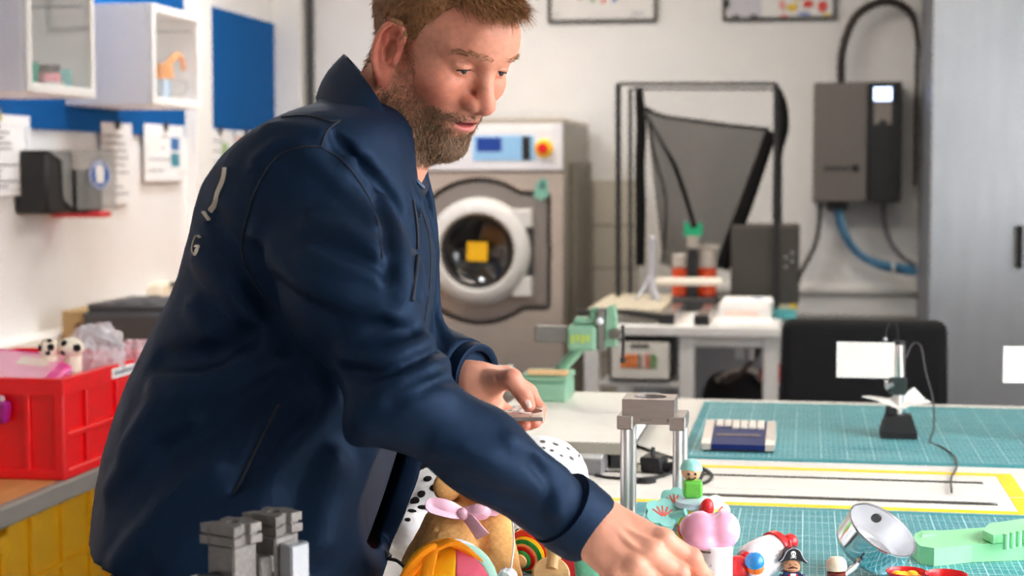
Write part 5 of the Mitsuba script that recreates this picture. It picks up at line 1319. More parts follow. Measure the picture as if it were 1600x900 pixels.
for l, w in (([(352, 262), (349, 280), (340, 302), (336, 318), (328, 330)], .0036), ([(319, 331), (324, 338), (328, 344)], .0038), ([(313, 371), (308, 368), (303, 378), (300, 392), (304, 398), (308, 390), (309, 385), (305, 384)], .0026)):
    pts = jac_line(l, .0005, 4)
    if len(pts) > 2: add(J_, 'back_print', tube(to_world(np.array(pts)), w, 8, 0, flat=(1, .35)), M('print_beige', S(214, 200, 182), .6))
# collar
low = spline(pj([(655, 338, 1.985), (606, 284, 1.955), (556, 226, 1.955), (517, 180, 1.995), (497, 154, 2.09), (512, 152, 2.19), (565, 190, 2.25), (628, 262, 2.245), (668, 330, 2.21)]), 8)
upp = spline(pj([(652, 302, 1.990), (624, 240, 1.985), (600, 176, 1.988), (572, 128, 2.015), (541, 91, 2.085), (546, 92, 2.165), (580, 135, 2.21), (632, 200, 2.225), (663, 256, 2.205)]), 8)
mid = (low + upp) / 2
cen = np.array([cam(575, 200, 2.1)])
out_ = mid - cen; out_[:, 1] *= .2; out_ /= np.linalg.norm(out_, axis=1, keepdims=True)
G = np.array([low * (1 - t) ** 2 + 2 * t * (1 - t) * (mid + out_ * .012) + upp * t * t for t in np.linspace(-.04, 1, 9)])
col_m = shell_grid(np.array([to_world(g) for g in G]), .005)
C_ = add(P_, 'collar', col_m, 'm_jacket', 40)
add(C_, 'collar_seam', tube(to_world(low + out_ * .002), .0013, 7, 0), 'm_seam_dark')
# cuffs
axr = ARM_R[0][-1] - ARM_R[0][-2]; axr /= np.linalg.norm(axr)
cw = lambda p: to_world(np.atleast_2d(p))[0]
def ring(c, ax, prof, n=40):
    o, t = cw(c), cw(c + ax) - cw(c)
    return xf(lathe(prof, n), frame_to(o, t))
cr = cam(893, 806, 1.892)
add(P_, 'cuff', ring(cr - axr * .002, axr, [(.034, -.018), (.0455, -.016), (.0465, .0), (.0450, .024), (.0435, .030), (.040, .031), (.036, .026), (.034, -.018)]), 'm_jacket', 45)
axl = cam(748, 590, LHD - .004) - cam(700, 580, LHD + .03); axl /= np.linalg.norm(axl)
add(P_, 'cuff', ring(cam(735, 586, LHD + .004), axl, [(.032, -.03), (.0440, -.028), (.0445, -.004), (.0425, .012), (.038, .013), (.033, .01), (.032, -.03)]), 'm_jacket', 45)
# shirt under the jacket
sm = surface(lambda P: np.maximum(np.maximum(torso_raw(P, -.040), -(P[:, 1] - (450 - 1000) / F * TD)), -(cone(P, cam(560, 260, 2.10), cam(590, 150, 2.10), .058, .062))), cam(120, 0, 2.1) * [1, 0, 0] + [0, (450 - 1010) / F * 2.1, 1.72], [cam(710, 0, 2.1)[0], (450 - 140) / F * 2.1, 2.44], .009, 2.2)
sw_ = W(sm)
if sw_.volume < 0: sw_.invert()
S_ = add(P_, 'shirt', sw_, M('shirt', S(16, 24, 40), .75), True, label='dark navy shirt under the jacket')
nb = pj([(662, 300, 2.12), (650, 268, 2.10), (634, 254, 2.075), (616, 240, 2.06), (596, 215, 2.04)])
add(S_, 'neckband', tube(to_world(np.array(nb)), .011, 10, 5, flat=(.45, 1.2)), 'm_shirt')
add(S_, 'zip_pull', tube(to_world(np.array(pj([(640, 274, 2.03), (650, 282, 2.025), (662, 294, 2.03)]))), .0028, 8, 4), M('zip_pull', S(40, 66, 96), .4))
dz = jac_line([(584, 868), (588, 872)], .002, 2)
# trousers and shoes
hz = to_world(np.atleast_2d(cam(375, 900, TD)))[0]
legs = []
def leg_pts(dx, dy): return [hz + [dx * .5, dy * .9, -.02], hz + [-.03 + dx, dy, -.42], hz + [-.06 + dx, dy, -hz[2] + .11]]
la, lb = leg_pts(-.06, -.10), leg_pts(-.10, .11)
def legs_sdf(Q):
    d = ell(Q, hz + [-.065, 0, -.03], (.105, .170, .12))
    for L in (la, lb): d = smin(d, chain(Q, L, [.098, .074, .062], .03), .05)
    d = np.maximum(d, Q[:, 2] - .945)
    return np.maximum(d, .07 - Q[:, 2])
tm = surface(legs_sdf, hz - [.36, .34, hz[2] - .02], hz + [.2, .34, .06], .010, 2.2)
if tm.volume < 0: tm.invert()
add(P_, 'trousers', tm, M('trousers', S(24, 26, 32), .8), True, label='dark trousers')
for L in (la, lb):
    f = trimesh.convex.convex_hull(np.vstack([ball(L[2] * [1, 1, 0] + [x, y, z], r, 1).vertices for x, y, z, r in ((-.05, 0, .045, .044), (.02, 0, .05, .046), (.15, .015, .034, .034), (.15, -.015, .034, .034), (-.02, 0, .10, .045))]))
    f.vertices[:, 2] = np.maximum(f.vertices[:, 2], .001)
    add(P_, 'shoe', f, 'm_black', 50)
# nails on the fingers that show
for c, t, s_ in ((cam(822, 624, LHD - .0625), cam(826, 634, LHD - .060), 1),):
    add(P_, 'nail', W(trimesh.convex.convex_hull(np.vstack([ball(c + (t - c) * u, .0042, 2, (1, 1, .55)).vertices for u in (0, 1)]))), M('nail', S(232, 186, 172), .3), True)

# hair, beard and brows: a close cap on the scalp and many short strands
def strands(root, nrm, dirs, length, width, lift, seed, bend=.5):
    r = np.random.default_rng(seed); n = len(root)
    L = length * r.uniform(.7, 1.25, n)[:, None]
    d = dirs + r.normal(0, .22, (n, 3)); d /= np.linalg.norm(d, axis=1, keepdims=True)
    d0 = d * (1 - lift) + nrm * lift; d0 /= np.linalg.norm(d0, axis=1, keepdims=True)
    d1 = d * (1 - lift * bend) + nrm * lift * bend; d1 /= np.linalg.norm(d1, axis=1, keepdims=True)
    p0 = root - nrm * .0006; p1 = p0 + d0 * L * .5; p2 = p1 + d1 * L * .5
    side = np.cross(d, nrm) + r.normal(0, .35, (n, 3)); side /= np.linalg.norm(side, axis=1, keepdims=True)
    w = width / 2
    V = np.stack([p0 - side * w, p0 + side * w, p1 - side * w * .9, p1 + side * w * .9, p2], 1).reshape(-1, 3)
    f = (np.arange(n) * 5)[:, None, None] + np.array([[0, 1, 3], [0, 3, 2], [2, 3, 4]])[None]
    return trimesh.Trimesh(V, f.reshape(-1, 3), process=False)


hm = trimesh.Trimesh(HV, head_mesh.faces, process=False)
if hm.volume < 0: hm.invert()
FC, FN, FA = hm.triangles_center, hm.face_normals, hm.area_faces
x, y, z = FC.T; ay = np.abs(y)
er = (FC - EAR_O * np.where(y[:, None] > 0, 1, np.array([1, -1, 1])))
not_ear = ~((ay > .0705) & (x > -.034) & (x < .015) & (z < .036) & (z > -.050))
def hair_mask(x, ay, z):
    front = np.interp(x, [-.2, -.075, -.045, -.012, .004, .022, .040, .055, .070, .12], [-.055, -.060, -.048, .006, .028, .016, .052, .080, .097, .104])
    temple = np.where(ay > .030, 0, -.002)
    return z - front - temple
def beard_mask(x, ay, z):
    line = np.interp(x, [0, .006, .026, .045, .062, .078, .090, .12], [-.2, .020, .012, -.030, -.044, -.046, -.044, -.040])
    m = np.minimum(line - z, z + .130)
    m = np.minimum(m, (x - .002) + np.clip(-(z + .05), 0, .1) * .1)
    lips = np.sqrt(((z + .0605) / .0130) ** 2 + (ay / .0250) ** 2) - 1
    m = np.minimum(m, np.where(x > .072, lips * .015, 1))
    nose = np.where((x > .076) & (z > -.0385), -1, 1)
    patch = np.where((x > .070), np.where((z < -.070) & (z > -.084) & (ay < .022) & (ay > .010), 1, 1), 1)
    return np.minimum(m, np.minimum(nose, patch))
def pick(mask, n, seed):
    r = np.random.default_rng(seed)
    p = FA * np.clip((mask + .003) / .014, 0, 1) * not_ear * np.where((x > .068) & (z < -.02) & (z > -.056), 4.0, np.where((x > .06) & (z < -.02), 1.6, 1)); p = p / p.sum()
    i = r.choice(len(FC), n, p=p)
    b = r.dirichlet([1, 1, 1], n)
    return (hm.triangles[i] * b[:, :, None]).sum(1), FN[i]
hmask = np.where(not_ear, hair_mask(x, ay, z), -1)
bmask = np.where(not_ear & (FN[:, 2] < .9), beard_mask(x, ay, z), -1)
thick = lambda m, a: a * np.clip(m / .026, 0, 1) ** 1.2
# the cap under the strands
vm = hair_mask(HV[:, 0], np.abs(HV[:, 1]), HV[:, 2])
vn = np.array(hm.vertex_normals)
top = np.clip((HV[:, 2] - .05) / .05, 0, 1)
cap_v = HV + vn * (thick(vm, .0045) + thick(vm, .010) * top - .0008 + .003 * (meshkit.fbm(HV * 160, 3, 3) - .5) * (vm > .004))[:, None]
keep = (hmask > .004)
cap = trimesh.Trimesh(cap_v, head_mesh.faces[keep], process=False); cap.remove_unreferenced_vertices()
Pn, Nn = pick(hmask, 15000, 11)
flow = np.stack([np.where(Pn[:, 2] > .085, .95, -.25), 0 * Pn[:, 0], np.where(Pn[:, 2] > .085, -.05, -1.0)], 1)
flow[:, 0] = np.where((Pn[:, 2] <= .085) & (Pn[:, 0] > .015), -.45, flow[:, 0])
m_ = hair_mask(Pn[:, 0], np.abs(Pn[:, 1]), Pn[:, 2])
off = thick(m_, .0045) + thick(m_, .010) * np.clip((Pn[:, 2] - .05) / .05, 0, 1)
h1 = strands(Pn + Nn * (off - .002)[:, None], Nn, flow - Nn * (flow * Nn).sum(1, keepdims=True), .012, .0010, .30, 12)
# the longer fringe that hangs forward over the brow
r_ = np.random.default_rng(21)
fm = (x > .040) & (z > .092) & (ay < .046) & (hmask > -.006)
pf = FA * fm; i_ = r_.choice(len(FC), 2600, p=pf / pf.sum())
fr_dir = np.stack([.9 + 0 * i_, .25 * np.sign(FC[i_, 1]) * 0 + .10, -.30 + 0 * i_], 1)
h2 = strands(FC[i_] + FN[i_] * .007, FN[i_], fr_dir, .033, .0011, .22, 22, .2)
hair_cam = lambda m: W(trimesh.Trimesh(head_to_cam(m.vertices), m.faces, process=False))
M('hair', mikit.proc(lambda p, n, uv: mix(S(98, 62, 36), S(166, 116, 74), noise(p.x * 420, p.y * 420, p.z * 160))), .5, spec=.35)
H_ = add(P_, 'hair', hair_cam(join(cap, h1, h2)), 'm_hair', False, label='short brown hair with a forward fringe')
Pb, Nb = pick(bmask, 14000, 31)
bd = np.stack([.35 + 0 * Pb[:, 0], 0 * Pb[:, 0], -1 + 0 * Pb[:, 0]], 1)
bd = bd - Nb * (bd * Nb).sum(1, keepdims=True) * .8
dense = np.clip(np.clip(-(Pb[:, 2] + .02) / .05, 0, 1), .35, 1)[:, None]
M('beard', mikit.proc(lambda p, n, uv: mix(S(62, 42, 30), S(150, 114, 82), noise(p.x * 700, p.y * 700, p.z * 500))), .5, spec=.3)
add(P_, 'beard', hair_cam(strands(Pb, Nb, bd, .0085 * dense, .00075, .35, 32)), 'm_beard', False, label='short brown beard, lighter on the chin')
# eyebrows
bp = []
for s_ in (1, -1):
    i = np.nonzero((FC[:, 1] * s_ > .006) & (FC[:, 1] * s_ < .054) & (np.abs(z - (.0360 + .10 * (ay - .012) * (ay < .040) + .0028 - .22 * np.clip(ay - .040, 0, 1))) < .0038) & (x > .055))[0]
    if len(i): bp.append(i)
if bp:
    bi = np.concatenate(bp); r_ = np.random.default_rng(5); bi = r_.choice(bi, 420)
    dr_ = np.stack([-.3 + 0 * bi, np.sign(FC[bi, 1]) * 1.0, .10 + 0 * bi], 1)
    add(P_, 'eyebrows', hair_cam(strands(FC[bi], FN[bi], dr_, .0075, .0006, .22, 6)), 'm_hair', False)


# ---------------------------------------------------------------- toys and tools on the table
def base(px, d, z=MZ):
    """The point on the table at distance d that stands under picture column px."""
    t = ((z - EYE[2]) / d - FW[2]) / UP[2]
    return atd(px, 450 - t * F, d)
def up_to(px, py, d): return atd(px, py, d)
RH2, FH2 = np.array([RT[0], RT[1], 0]), np.array([-RT[1], RT[0], 0])   # right and away along the floor
def loc(o, a, b, c): return np.array(o) + RH2 * a + FH2 * b + np.array([0, 0, c])
def lat(prof, o, axis, mat_n=32): return xf(lathe(prof, mat_n), frame_to(o, axis))
def fuzz(m, a, f, seed=1):
    m = m.copy(); n = np.array(m.vertex_normals); m.vertices = m.vertices + n * (a * (meshkit.fbm(np.array(m.vertices) * f, 3, seed) - .5))[:, None]; return m
def eb(c, r, sub=4, yaw=10.03): return mv(ball((0, 0, 0), 1, sub, r), *c, rz=yaw)

# plate held in the left hand
k = thing('metal_plate', 'small metal plate with a round hole held between thumb and fingers of the left hand', 'plate')
pc = [cam(766, 633, LHD + .02), cam(846, 631, LHD + .02), cam(850, 652, LHD - .062), cam(788, 652, LHD - .062)]
pw = to_world(np.array(pc)); o = pw[3]; ex = pw[2] - pw[3]; ey = pw[0] - pw[3]
ex_, ey_ = ex / np.linalg.norm(ex), ey - ex * (ex @ ey) / (ex @ ex); LX, LY = np.linalg.norm(ex) + .012, np.linalg.norm(ey_); ey_ /= LY
hole = Point(LX * .52, LY * .52).buffer(.0165, 32)
add(k, 'plate', plate(sbox(-.012, 0, LX - .012, LY).buffer(-.002).buffer(.002).difference(hole), o - np.cross(ex_, ey_) * .005, ex_, ey_, .005), 'm_block_alu', False)
rr = random.Random(9)
for i in range(16):
    a, b = rr.uniform(-.008, .022), rr.uniform(.25, .95) * LY
    add(k, 'print', plate(sbox(a, b, a + rr.uniform(.002, .007), b + rr.uniform(.002, .005)).difference(hole), o + np.cross(ex_, ey_) * .0001, ex_, ey_, .0004), ('m_pr_teal', 'm_pr_pink', 'm_key_orange', 'm_white', 'm_ink')[i % 5], False)
add(k, 'engraving', join(*[plate(sbox(LX - .030 + .0024 * i, .004, LX - .0288 + .0024 * i, .008), o + np.cross(ex_, ey_) * .0001, ex_, ey_, .0003) for i in range(6)]), 'm_engrave', False)

# steel fixture in the near left corner of the table
k = thing('steel_fixture', 'grey steel clamping fixture with two notched jaws in front of the jacket hem', 'fixture')
M('fix_grey', mikit.proc(lambda p, n, uv: mix(S(104, 99, 96), S(130, 124, 120), fbm(p.x * 220, p.y * 220, p.z * 220))), .42, .55); M('fix_edge', S(176, 178, 182), .3, .8)
fo = atd(312, 848, 1.66); fz = fo[2]; FA_ = 24
def fx(m, dx=0, dy=0): return mv(m, fo[0], fo[1], 0, rz=-FA_ + 0)
jaw = Polygon([(0, 0), (.003, .008), (.0075, .011), (.002, .015), (.001, .026), (.016, .0285), (.032, .0275), (.046, .026), (.047, .017), (.041, .012), (.046, .008), (.047, .0), (.034, -.002), (.014, .001)])
jaw_plan = Polygon([(0, 0), (.010, .0), (.012, .002), (.034, .0025), (.047, .0), (.045, .014), (.040, .017), (.040, .023), (.045, .026), (.047, .040), (.034, .042), (.030, .046), (.016, .046), (.012, .042), (0, .040), (.003, .026), (.008, .023), (.008, .017), (.003, .014)])
def notched(u, v, z0, z1, flip=1):
    p = Polygon([(x_ * flip if flip > 0 else .047 - x_, y_) for x_, y_ in jaw_plan.exterior.coords])
    p = p.difference(Point(.024, .022).buffer(.006, 16)).buffer(0)
    parts = []
    for za, zb, g in ((z0, z0 + (z1 - z0) * .42, -.0), (z0 + (z1 - z0) * .42, z0 + (z1 - z0) * .56, -.0035), (z0 + (z1 - z0) * .56, z1, -.0005)):
        parts.append(mv(extrude(p.buffer(g) if g else p, zb - za), u, v, za))
    return join(*parts)
top1 = fz + .020
add(k, 'jaw', fx(notched(0, 0, fz, top1)), 'm_fix_grey', False)
add(k, 'jaw', fx(notched(.006, .054, fz + .002, top1 + .002)), 'm_fix_grey', False)
add(k, 'bore', fx(cyl((.024, .022, fz + .002), (.024, .022, top1 - .006), .0058, n=16)), 'm_black')
add(k, 'bore', fx(cyl((.030, .076, fz + .004), (.030, .076, top1 - .004), .0058, n=16)), 'm_black')
add(k, 'body', fx(bx(.006, .042, .004, .038, TZ + .001, fz - .0005, .002)), 'm_fix_grey', False)
add(k, 'cross_bar', fx(bx(.016, .046, .038, .060, TZ + .02, fz - .018, .002)), 'm_fix_grey', False)
add(k, 'body', fx(bx(.014, .050, .056, .092, TZ + .001, fz + .0015, .002)), 'm_fix_grey', False)
add(k, 'shoulder', fx(bx(.0505, .068, .060, .088, TZ + .06, fz - .006, .002)), 'm_fix_edge', False)
lbx = add(k, 'paper_label', fx(bx(.018, .047, .0552, .0561, fz - .034, fz - .018, 0)), 'm_paper', False)
add(lbx, 'print', fx(join(*[bx(.020 + .0036 * i, .0228 + .0036 * i, .0548, .0553, fz - z_, fz - z_ + .003, 0) for i in range(7) for z_ in (.025, .031)])), 'm_ink', False)
kb = fx(cyl((.020, .004, fz - .040), (.020, -.014, fz - .040), .013, n=28, c=.002))
add(k, 'knob', kb, 'm_black')
add(k, 'knob_pin', fx(tube([(.006, -.008, fz - .032), (-.004, -.010, fz - .036), (-.010, -.012, fz - .044)], .003, 8)), 'm_steel')

# teddy bear
k = thing('teddy_bear', 'golden plush bear with a pink ribbon sitting under the right sleeve', 'plush toy')
M('bear', mikit.proc(lambda p, n, uv: mix(S(196, 140, 78), S(232, 182, 118), fbm(p.x * 260, p.y * 260, p.z * 260))), .9, spec=.15, sheen=.6)
D = 2.20
bo = base(722, D)
s1180 = lambda px: px / (F / D)
def bp(px, py, dd=0): return up_to(px, py, D + dd)
def bear_sdf(P):
    d = ell(P, (715, 0, 0), (1, 1, 1)) * 0 + 9
    d = ell(P, cam(722, 830, D + .01), (.044, .042, .046))
    d = smin(d, ell(P, cam(762, 748, D + .01), (.054, .050, .052)), .02)
    d = smin(d, cone(P, cam(706, 836, D - .022), cam(694, 908, D - .06), .043, .036), .006)
    d = smin(d, cone(P, cam(768, 826, D - .018), cam(786, 905, D - .05), .027, .026), .005)
    d = smin(d, cone(P, cam(672, 842, D + .03), cam(648, 880, D + .01), .020, .018), .006)
    d = smin(d, ell(P, cam(790, 772, D - .045), (.026, .022, .022)), .012)
    near = np.abs(d) < .02
    d[near] += (meshkit.fbm(P[near] * 170, 2, 3) - .5) * .004
    return np.maximum(d, (MZ + .001 - EYE[2]) - P[:, 0] * RT[2] - P[:, 1] * UP[2] - P[:, 2] * FW[2])
lo, hi = bounds([cam(640, 690, D), cam(835, 935, D)], .05)
lo[2], hi[2] = D - .15, D + .10
bmesh = W(surface(bear_sdf, lo, hi, .0030))
if bmesh.volume < 0: bmesh.invert()
add(k, 'body', bmesh, 'm_bear', True)
ear = mv(ball((0, 0, 0), 1, 3, (.019, .010, .020)), *bp(699, 760, -.030), rz=25)
add(k, 'ear', ear, 'm_bear', True)
add(k, 'ear', mv(ball((0, 0, 0), 1, 3, (.019, .010, .020)), *bp(800, 716, .03), rz=25), 'm_bear', True)
M('ribbon', S(238, 186, 204), .35, spec=.6)
rb = add(k, 'ribbon', tube([bp(690, 800, -.03), bp(722, 803, -.055), bp(760, 798, -.05), bp(785, 800, -.02)], .006, 8, 5, flat=(.5, 1.2)), 'm_ribbon')
add(rb, 'bow_loop', tube([bp(722, 802, -.060), bp(700, 790, -.072), bp(676, 786, -.075), bp(673, 794, -.078), bp(700, 802, -.072), bp(720, 804, -.062)], .0075, 8, 5, flat=(.25, 1.0)), 'm_ribbon')
add(rb, 'bow_loop', tube([bp(724, 802, -.060), bp(742, 796, -.070), bp(757, 796, -.070), bp(757, 806, -.068), bp(740, 808, -.068), bp(724, 804, -.062)], .0070, 8, 5, flat=(.25, 1.0)), 'm_ribbon')
add(rb, 'bow_tail', tube([bp(724, 804, -.064), bp(736, 815, -.070), bp(746, 828, -.072), bp(754, 838, -.070)], [.007, .009, .010, .011], 8, 4, flat=(.2, 1.0)), 'm_ribbon')
add(rb, 'knot', ball(bp(723, 803, -.066), .0075, 2, (1, .8, 1.1)), 'm_ribbon', True)

# big spotted plush behind the bear
k = thing('spotted_plush_dog', 'large white plush dog with black spots lying behind the bear and sleeve', 'plush toy')
DD = 2.47
def dog_sdf(P):
    d = ell(P, cam(700, 800, DD), (.088, .070, .075))
    d = smin(d, ell(P, cam(845, 752, DD + .02), (.072, .068, .075)), .03)
    d = smin(d, ell(P, cam(770, 790, DD), (.09, .06, .075)), .03)
    d = smin(d, cone(P, cam(660, 815, DD - .03), cam(640, 835, DD - .10), .034, .028), .015)
    d = smin(d, cone(P, cam(790, 815, DD - .03), cam(812, 836, DD - .11), .032, .028), .015)
    near = np.abs(d) < .02
    d[near] += (meshkit.fbm(P[near] * 150, 2, 6) - .5) * .0035
    return np.maximum(d, (MZ + .002 - EYE[2]) - P[:, 1] * UP[2] - P[:, 2] * FW[2])
lo, hi = bounds([cam(600, 660, DD), cam(945, 880, DD)], .03)
lo[2], hi[2] = DD - .16, DD + .14
dm = surface(dog_sdf, lo, hi, .0036)
dw = W(dm)
if dw.volume < 0: dw.invert()
add(k, 'body', dw, M('plush_bright', mikit.proc(lambda p, n, uv: mix(S(228, 226, 226), S(246, 245, 244), fbm(p.x * 200, p.y * 200, p.z * 200))), .9, spec=.2, sheen=.5), True)
for px, py, r in ((668, 748, 6), (678, 764, 7), (659, 772, 6), (648, 783, 7), (661, 792, 8), (644, 798, 6), (670, 806, 5), (637, 812, 4), (682, 788, 6), (811, 832, 6), (823, 815, 5), (800, 812, 4), (690, 742, 4), (640, 765, 4)):
    h_ = march(dog_sdf, [px, px + 2, px], [py, py, py + 2], 2.2, 2.8)
    if any(q is None for q in h_): continue
    p0 = to_world(np.array(h_)); nn = np.cross(p0[1] - p0[0], p0[2] - p0[0]); nn *= -np.sign(nn @ FW) if abs(nn @ FW) > 0 else 1
    add(k, 'spot', xf(ball((0, 0, 0), 1, 2, (r / 1050 * 1.15, r / 1050, .0018)), frame_to(p0[0], nn)), 'm_spot_black', True)
for px, py, r in ((848, 690, 3.2), (868, 694, 4), (862, 704, 2.6), (888, 701, 2.4), (905, 712, 2.5), (893, 716, 3.4), (877, 712, 2.4), (850, 700, 2)):
    h_ = march(dog_sdf, [px, px + 2, px], [py, py, py + 2], 2.2, 2.8)
    if any(q is None for q in h_): continue
    p0 = to_world(np.array(h_)); nn = np.cross(p0[1] - p0[0], p0[2] - p0[0]); nn *= -np.sign(nn @ FW)
    add(k, 'spot', xf(ball((0, 0, 0), 1, 2, (r / 1050 * 1.4, r / 1050, .0015)), frame_to(p0[0], nn)), M('spot_grey', S(110, 104, 102), .9, spec=.2), True)

# soft hat ball at the bottom
k = thing('fabric_ball', 'soft orange and yellow fabric ball with pink and mint panels at the bottom edge', 'toy ball')
bc = atd(702, 930, 1.98); br = .058
bc[2] = max(bc[2], MZ + br * .9 + .001)
def wedge(a0, a1, th0=0.0, th1=math.pi, r=br):
    a, t = np.linspace(a0, a1, 14), np.linspace(th0, th1, 22)
    G = np.array([[[r * math.sin(tt) * math.cos(aa), r * math.sin(tt) * math.sin(aa), r * math.cos(tt)] for aa in a] for tt in t])
    wob = 1 + .03 * (meshkit.noise(G * 60, 3) - .5)
    return shell_grid(G * wob[..., None], .003)
BA = frame_to(bc, (.18, -.25, 1), (1, 0, 0))
two = 2 * math.pi
for i, (nm, c) in enumerate((('yellow_panel', S(250, 190, 30)), ('yellow_panel', S(250, 184, 24)), ('pink_panel', S(238, 106, 128)), ('mint_panel', S(170, 216, 196)), ('white_panel', S(226, 232, 240)), ('orange_panel', S(246, 152, 22)))):
    a0 = -3.4 + i * two / 6
    add(k, nm, xf(wedge(a0 + .01, a0 + two / 6 - .01), BA), M(f'ball{i}', c, .85, spec=.2, sheen=.3), True)
M('strap_orange', S(248, 150, 20), .8, spec=.2, sheen=.3)
arc = lambda l, dd: [up_to(x_, y_, 1.98 + q_) for (x_, y_), q_ in zip(l, dd)]
add(k, 'strap', tube(arc([(633, 905), (650, 880), (668, 862), (680, 856)], [-.035, -.055, -.055, -.05]), [.010, .011, .010, .008], 10, 6, flat=(1, .5)), 'm_strap_orange')
add(k, 'strap', tube(arc([(680, 856), (700, 847), (722, 855), (742, 872), (760, 890), (770, 906)], [-.048, -.040, -.030, -.020, -.012, .0]), [.008, .010, .010, .009, .009, .009], 10, 6, flat=(1, .5)), 'm_strap_orange')
add(k, 'strap', tube(arc([(678, 857), (672, 872), (668, 890), (664, 910)], [-.050, -.062, -.068, -.070]), [.006, .008, .008, .008], 10, 5, flat=(1, .5)), 'm_strap_orange')

# white plush foot with its string
k = thing('white_plush_foot', 'small fluffy white plush shape on a string at the bottom edge beside the bear', 'plush toy')
wf = fuzz(join(eb(base(792, 2.03) + [0, 0, .034], (.018, .022, .033))), .008, 150, 4)
add(k, 'body', wf, 'm_plush_bright', True)
add(k, 'string', tube([base(798, 2.03) + [0, 0, .062], up_to(803, 850, 2.06), up_to(801, 815, 2.12), up_to(800, 795, 2.17)], .0012, 6), 'm_white')
# ringed wooden top
k = thing('ring_top', 'wooden toy top with red, yellow and green rings beside the bear', 'toy')
tc = up_to(829, 862, 2.24); ta = -FW * .78 - RT * .45 - UP * .28; ta /= np.linalg.norm(ta)
M('toy_wood', mikit.proc(lambda p, n, uv: mix(S(206, 156, 96), S(228, 186, 130), fbm(p.x * 60, p.y * 60, p.z * 240))), .4)
M('lac_red', S(206, 30, 28), .22, spec=.6); M('lac_yellow', S(250, 200, 34), .22, spec=.6); M('lac_green', S(30, 138, 60), .22, spec=.6)
for nm, r0, r1, z0, z1, mt in (('wood_ring', .0325, .0325, -.012, -.002, 'm_toy_wood'), ('red_ring', .0315, .027, -.0015, .007, 'm_lac_red'), ('yellow_ring', .0255, .0235, .0072, .012, 'm_lac_yellow'), ('green_ring', .0235, .0205, .0122, .0165, 'm_lac_green'), ('wood_ring', .019, .017, .0167, .019, 'm_toy_wood'), ('red_ring', .0165, .0145, .0192, .023, 'm_lac_red'), ('green_ring', .0125, .011, .0232, .027, 'm_lac_green'), ('wood_tip', .009, .004, .0272, .036, 'm_toy_wood')):
    add(k, nm, lat([(0, z0), (r0, z0), (r0 + .001, (z0 + z1) / 2), (r1, z1), (0, z1)], tc, ta, 40), mt)
add(k, 'yellow_cone', lat([(0, -.042), (.010, -.040), (.021, -.022), (.026, -.0125), (0, -.0125)], tc, ta, 36), 'm_lac_yellow')
add(k, 'red_cord', tube([tc - ta * .035, tc - ta * .035 + RT * .03 - UP * .004, tc - ta * .03 + RT * .048 - UP * .006, tc - ta * .025 + RT * .062 + UP * .004], .003, 8), 'm_lac_red')
# wooden pin
k = thing('wooden_pin', 'wooden toy stamp with round head and flared handle at the bottom edge', 'toy')
pc_ = up_to(861, 897, 2.10); pa = UP * .82 + RT * .18 + FW * .54; pa /= np.linalg.norm(pa)
add(k, 'disc', lat([(0, -.014), (.022, -.014), (.0245, -.011), (.0245, -.003), (.022, 0), (0, 0)], pc_ + FW * .004, UP * .55 - FW * .8, 40), 'm_toy_wood')
add(k, 'handle', lat([(0, 0), (.009, 0), (.0085, .012), (.0105, .022), (.0135, .028), (.012, .032), (0, .033)], pc_ + pa * .004 + FW * .01, pa, 32), 'm_toy_wood')
add(k, 'slot', bx(-.012, .010, -.0006, .0006, -.0008, .0008, 0).apply_transform(frame_to(pc_ + FW * .0035 + (UP * .55 - FW * .8) * .0006 - UP * .006, UP * .55 - FW * .8, RT)), 'm_hole_brown', False)
# green rubber toy and the red tray
k = thing('green_rubber_toy', 'small dark green rubber toy with finger-like tips below the cuff', 'toy')
go = base(917, 2.06)
M('rub_green', S(92, 162, 128), .5)
def gs(P):
    d = None
    for i, (a, c) in enumerate(((-.012, .100), (-.003, .098), (.006, .092), (.012, .080))):
        e = cone(P, loc(go, 0, 0, .012), loc(go, a, 0, c), .012, .0062); d = e if d is None else smin(d, e, .003)
    return np.maximum(d, MZ + .0005 - P[:, 2])
gm = surface(gs, go + [-.04, -.03, -.005], go + [.04, .03, .12], .0022)
if gm.volume < 0: gm.invert()
add(k, 'body', gm, 'm_rub_green', True)
add(k, 'stem', tube([loc(go, .022, .0, 0.002), loc(go, .024, 0, .05), loc(go, .025, 0, .084)], .0028, 8), 'm_rub_green')
ro = base(925, 2.10)
k = thing('red_tray', 'flat red tray under the hand at the bottom edge', 'tray')
add(k, 'body', mv(join(bx(-.06, .03, -.05, .05, 0, .004), bx(-.06, .03, .046, .05, 0, .052)), ro[0], ro[1], ro[2], rz=8), M('tray_red', S(190, 40, 50), .4), False)

# drawcord at the jacket hem
add(J_, 'drawcord', tube([up_to(596, 858, 2.12), up_to(606, 872, 2.10), up_to(620, 876, 2.09), up_to(634, 888, 2.08), up_to(640, 900, 2.08)], .0022, 8), 'm_cable_black')
add(J_, 'cord_stop', cyl(up_to(600, 864, 2.105), up_to(608, 872, 2.10), .0055, n=14, c=.001), 'm_black')

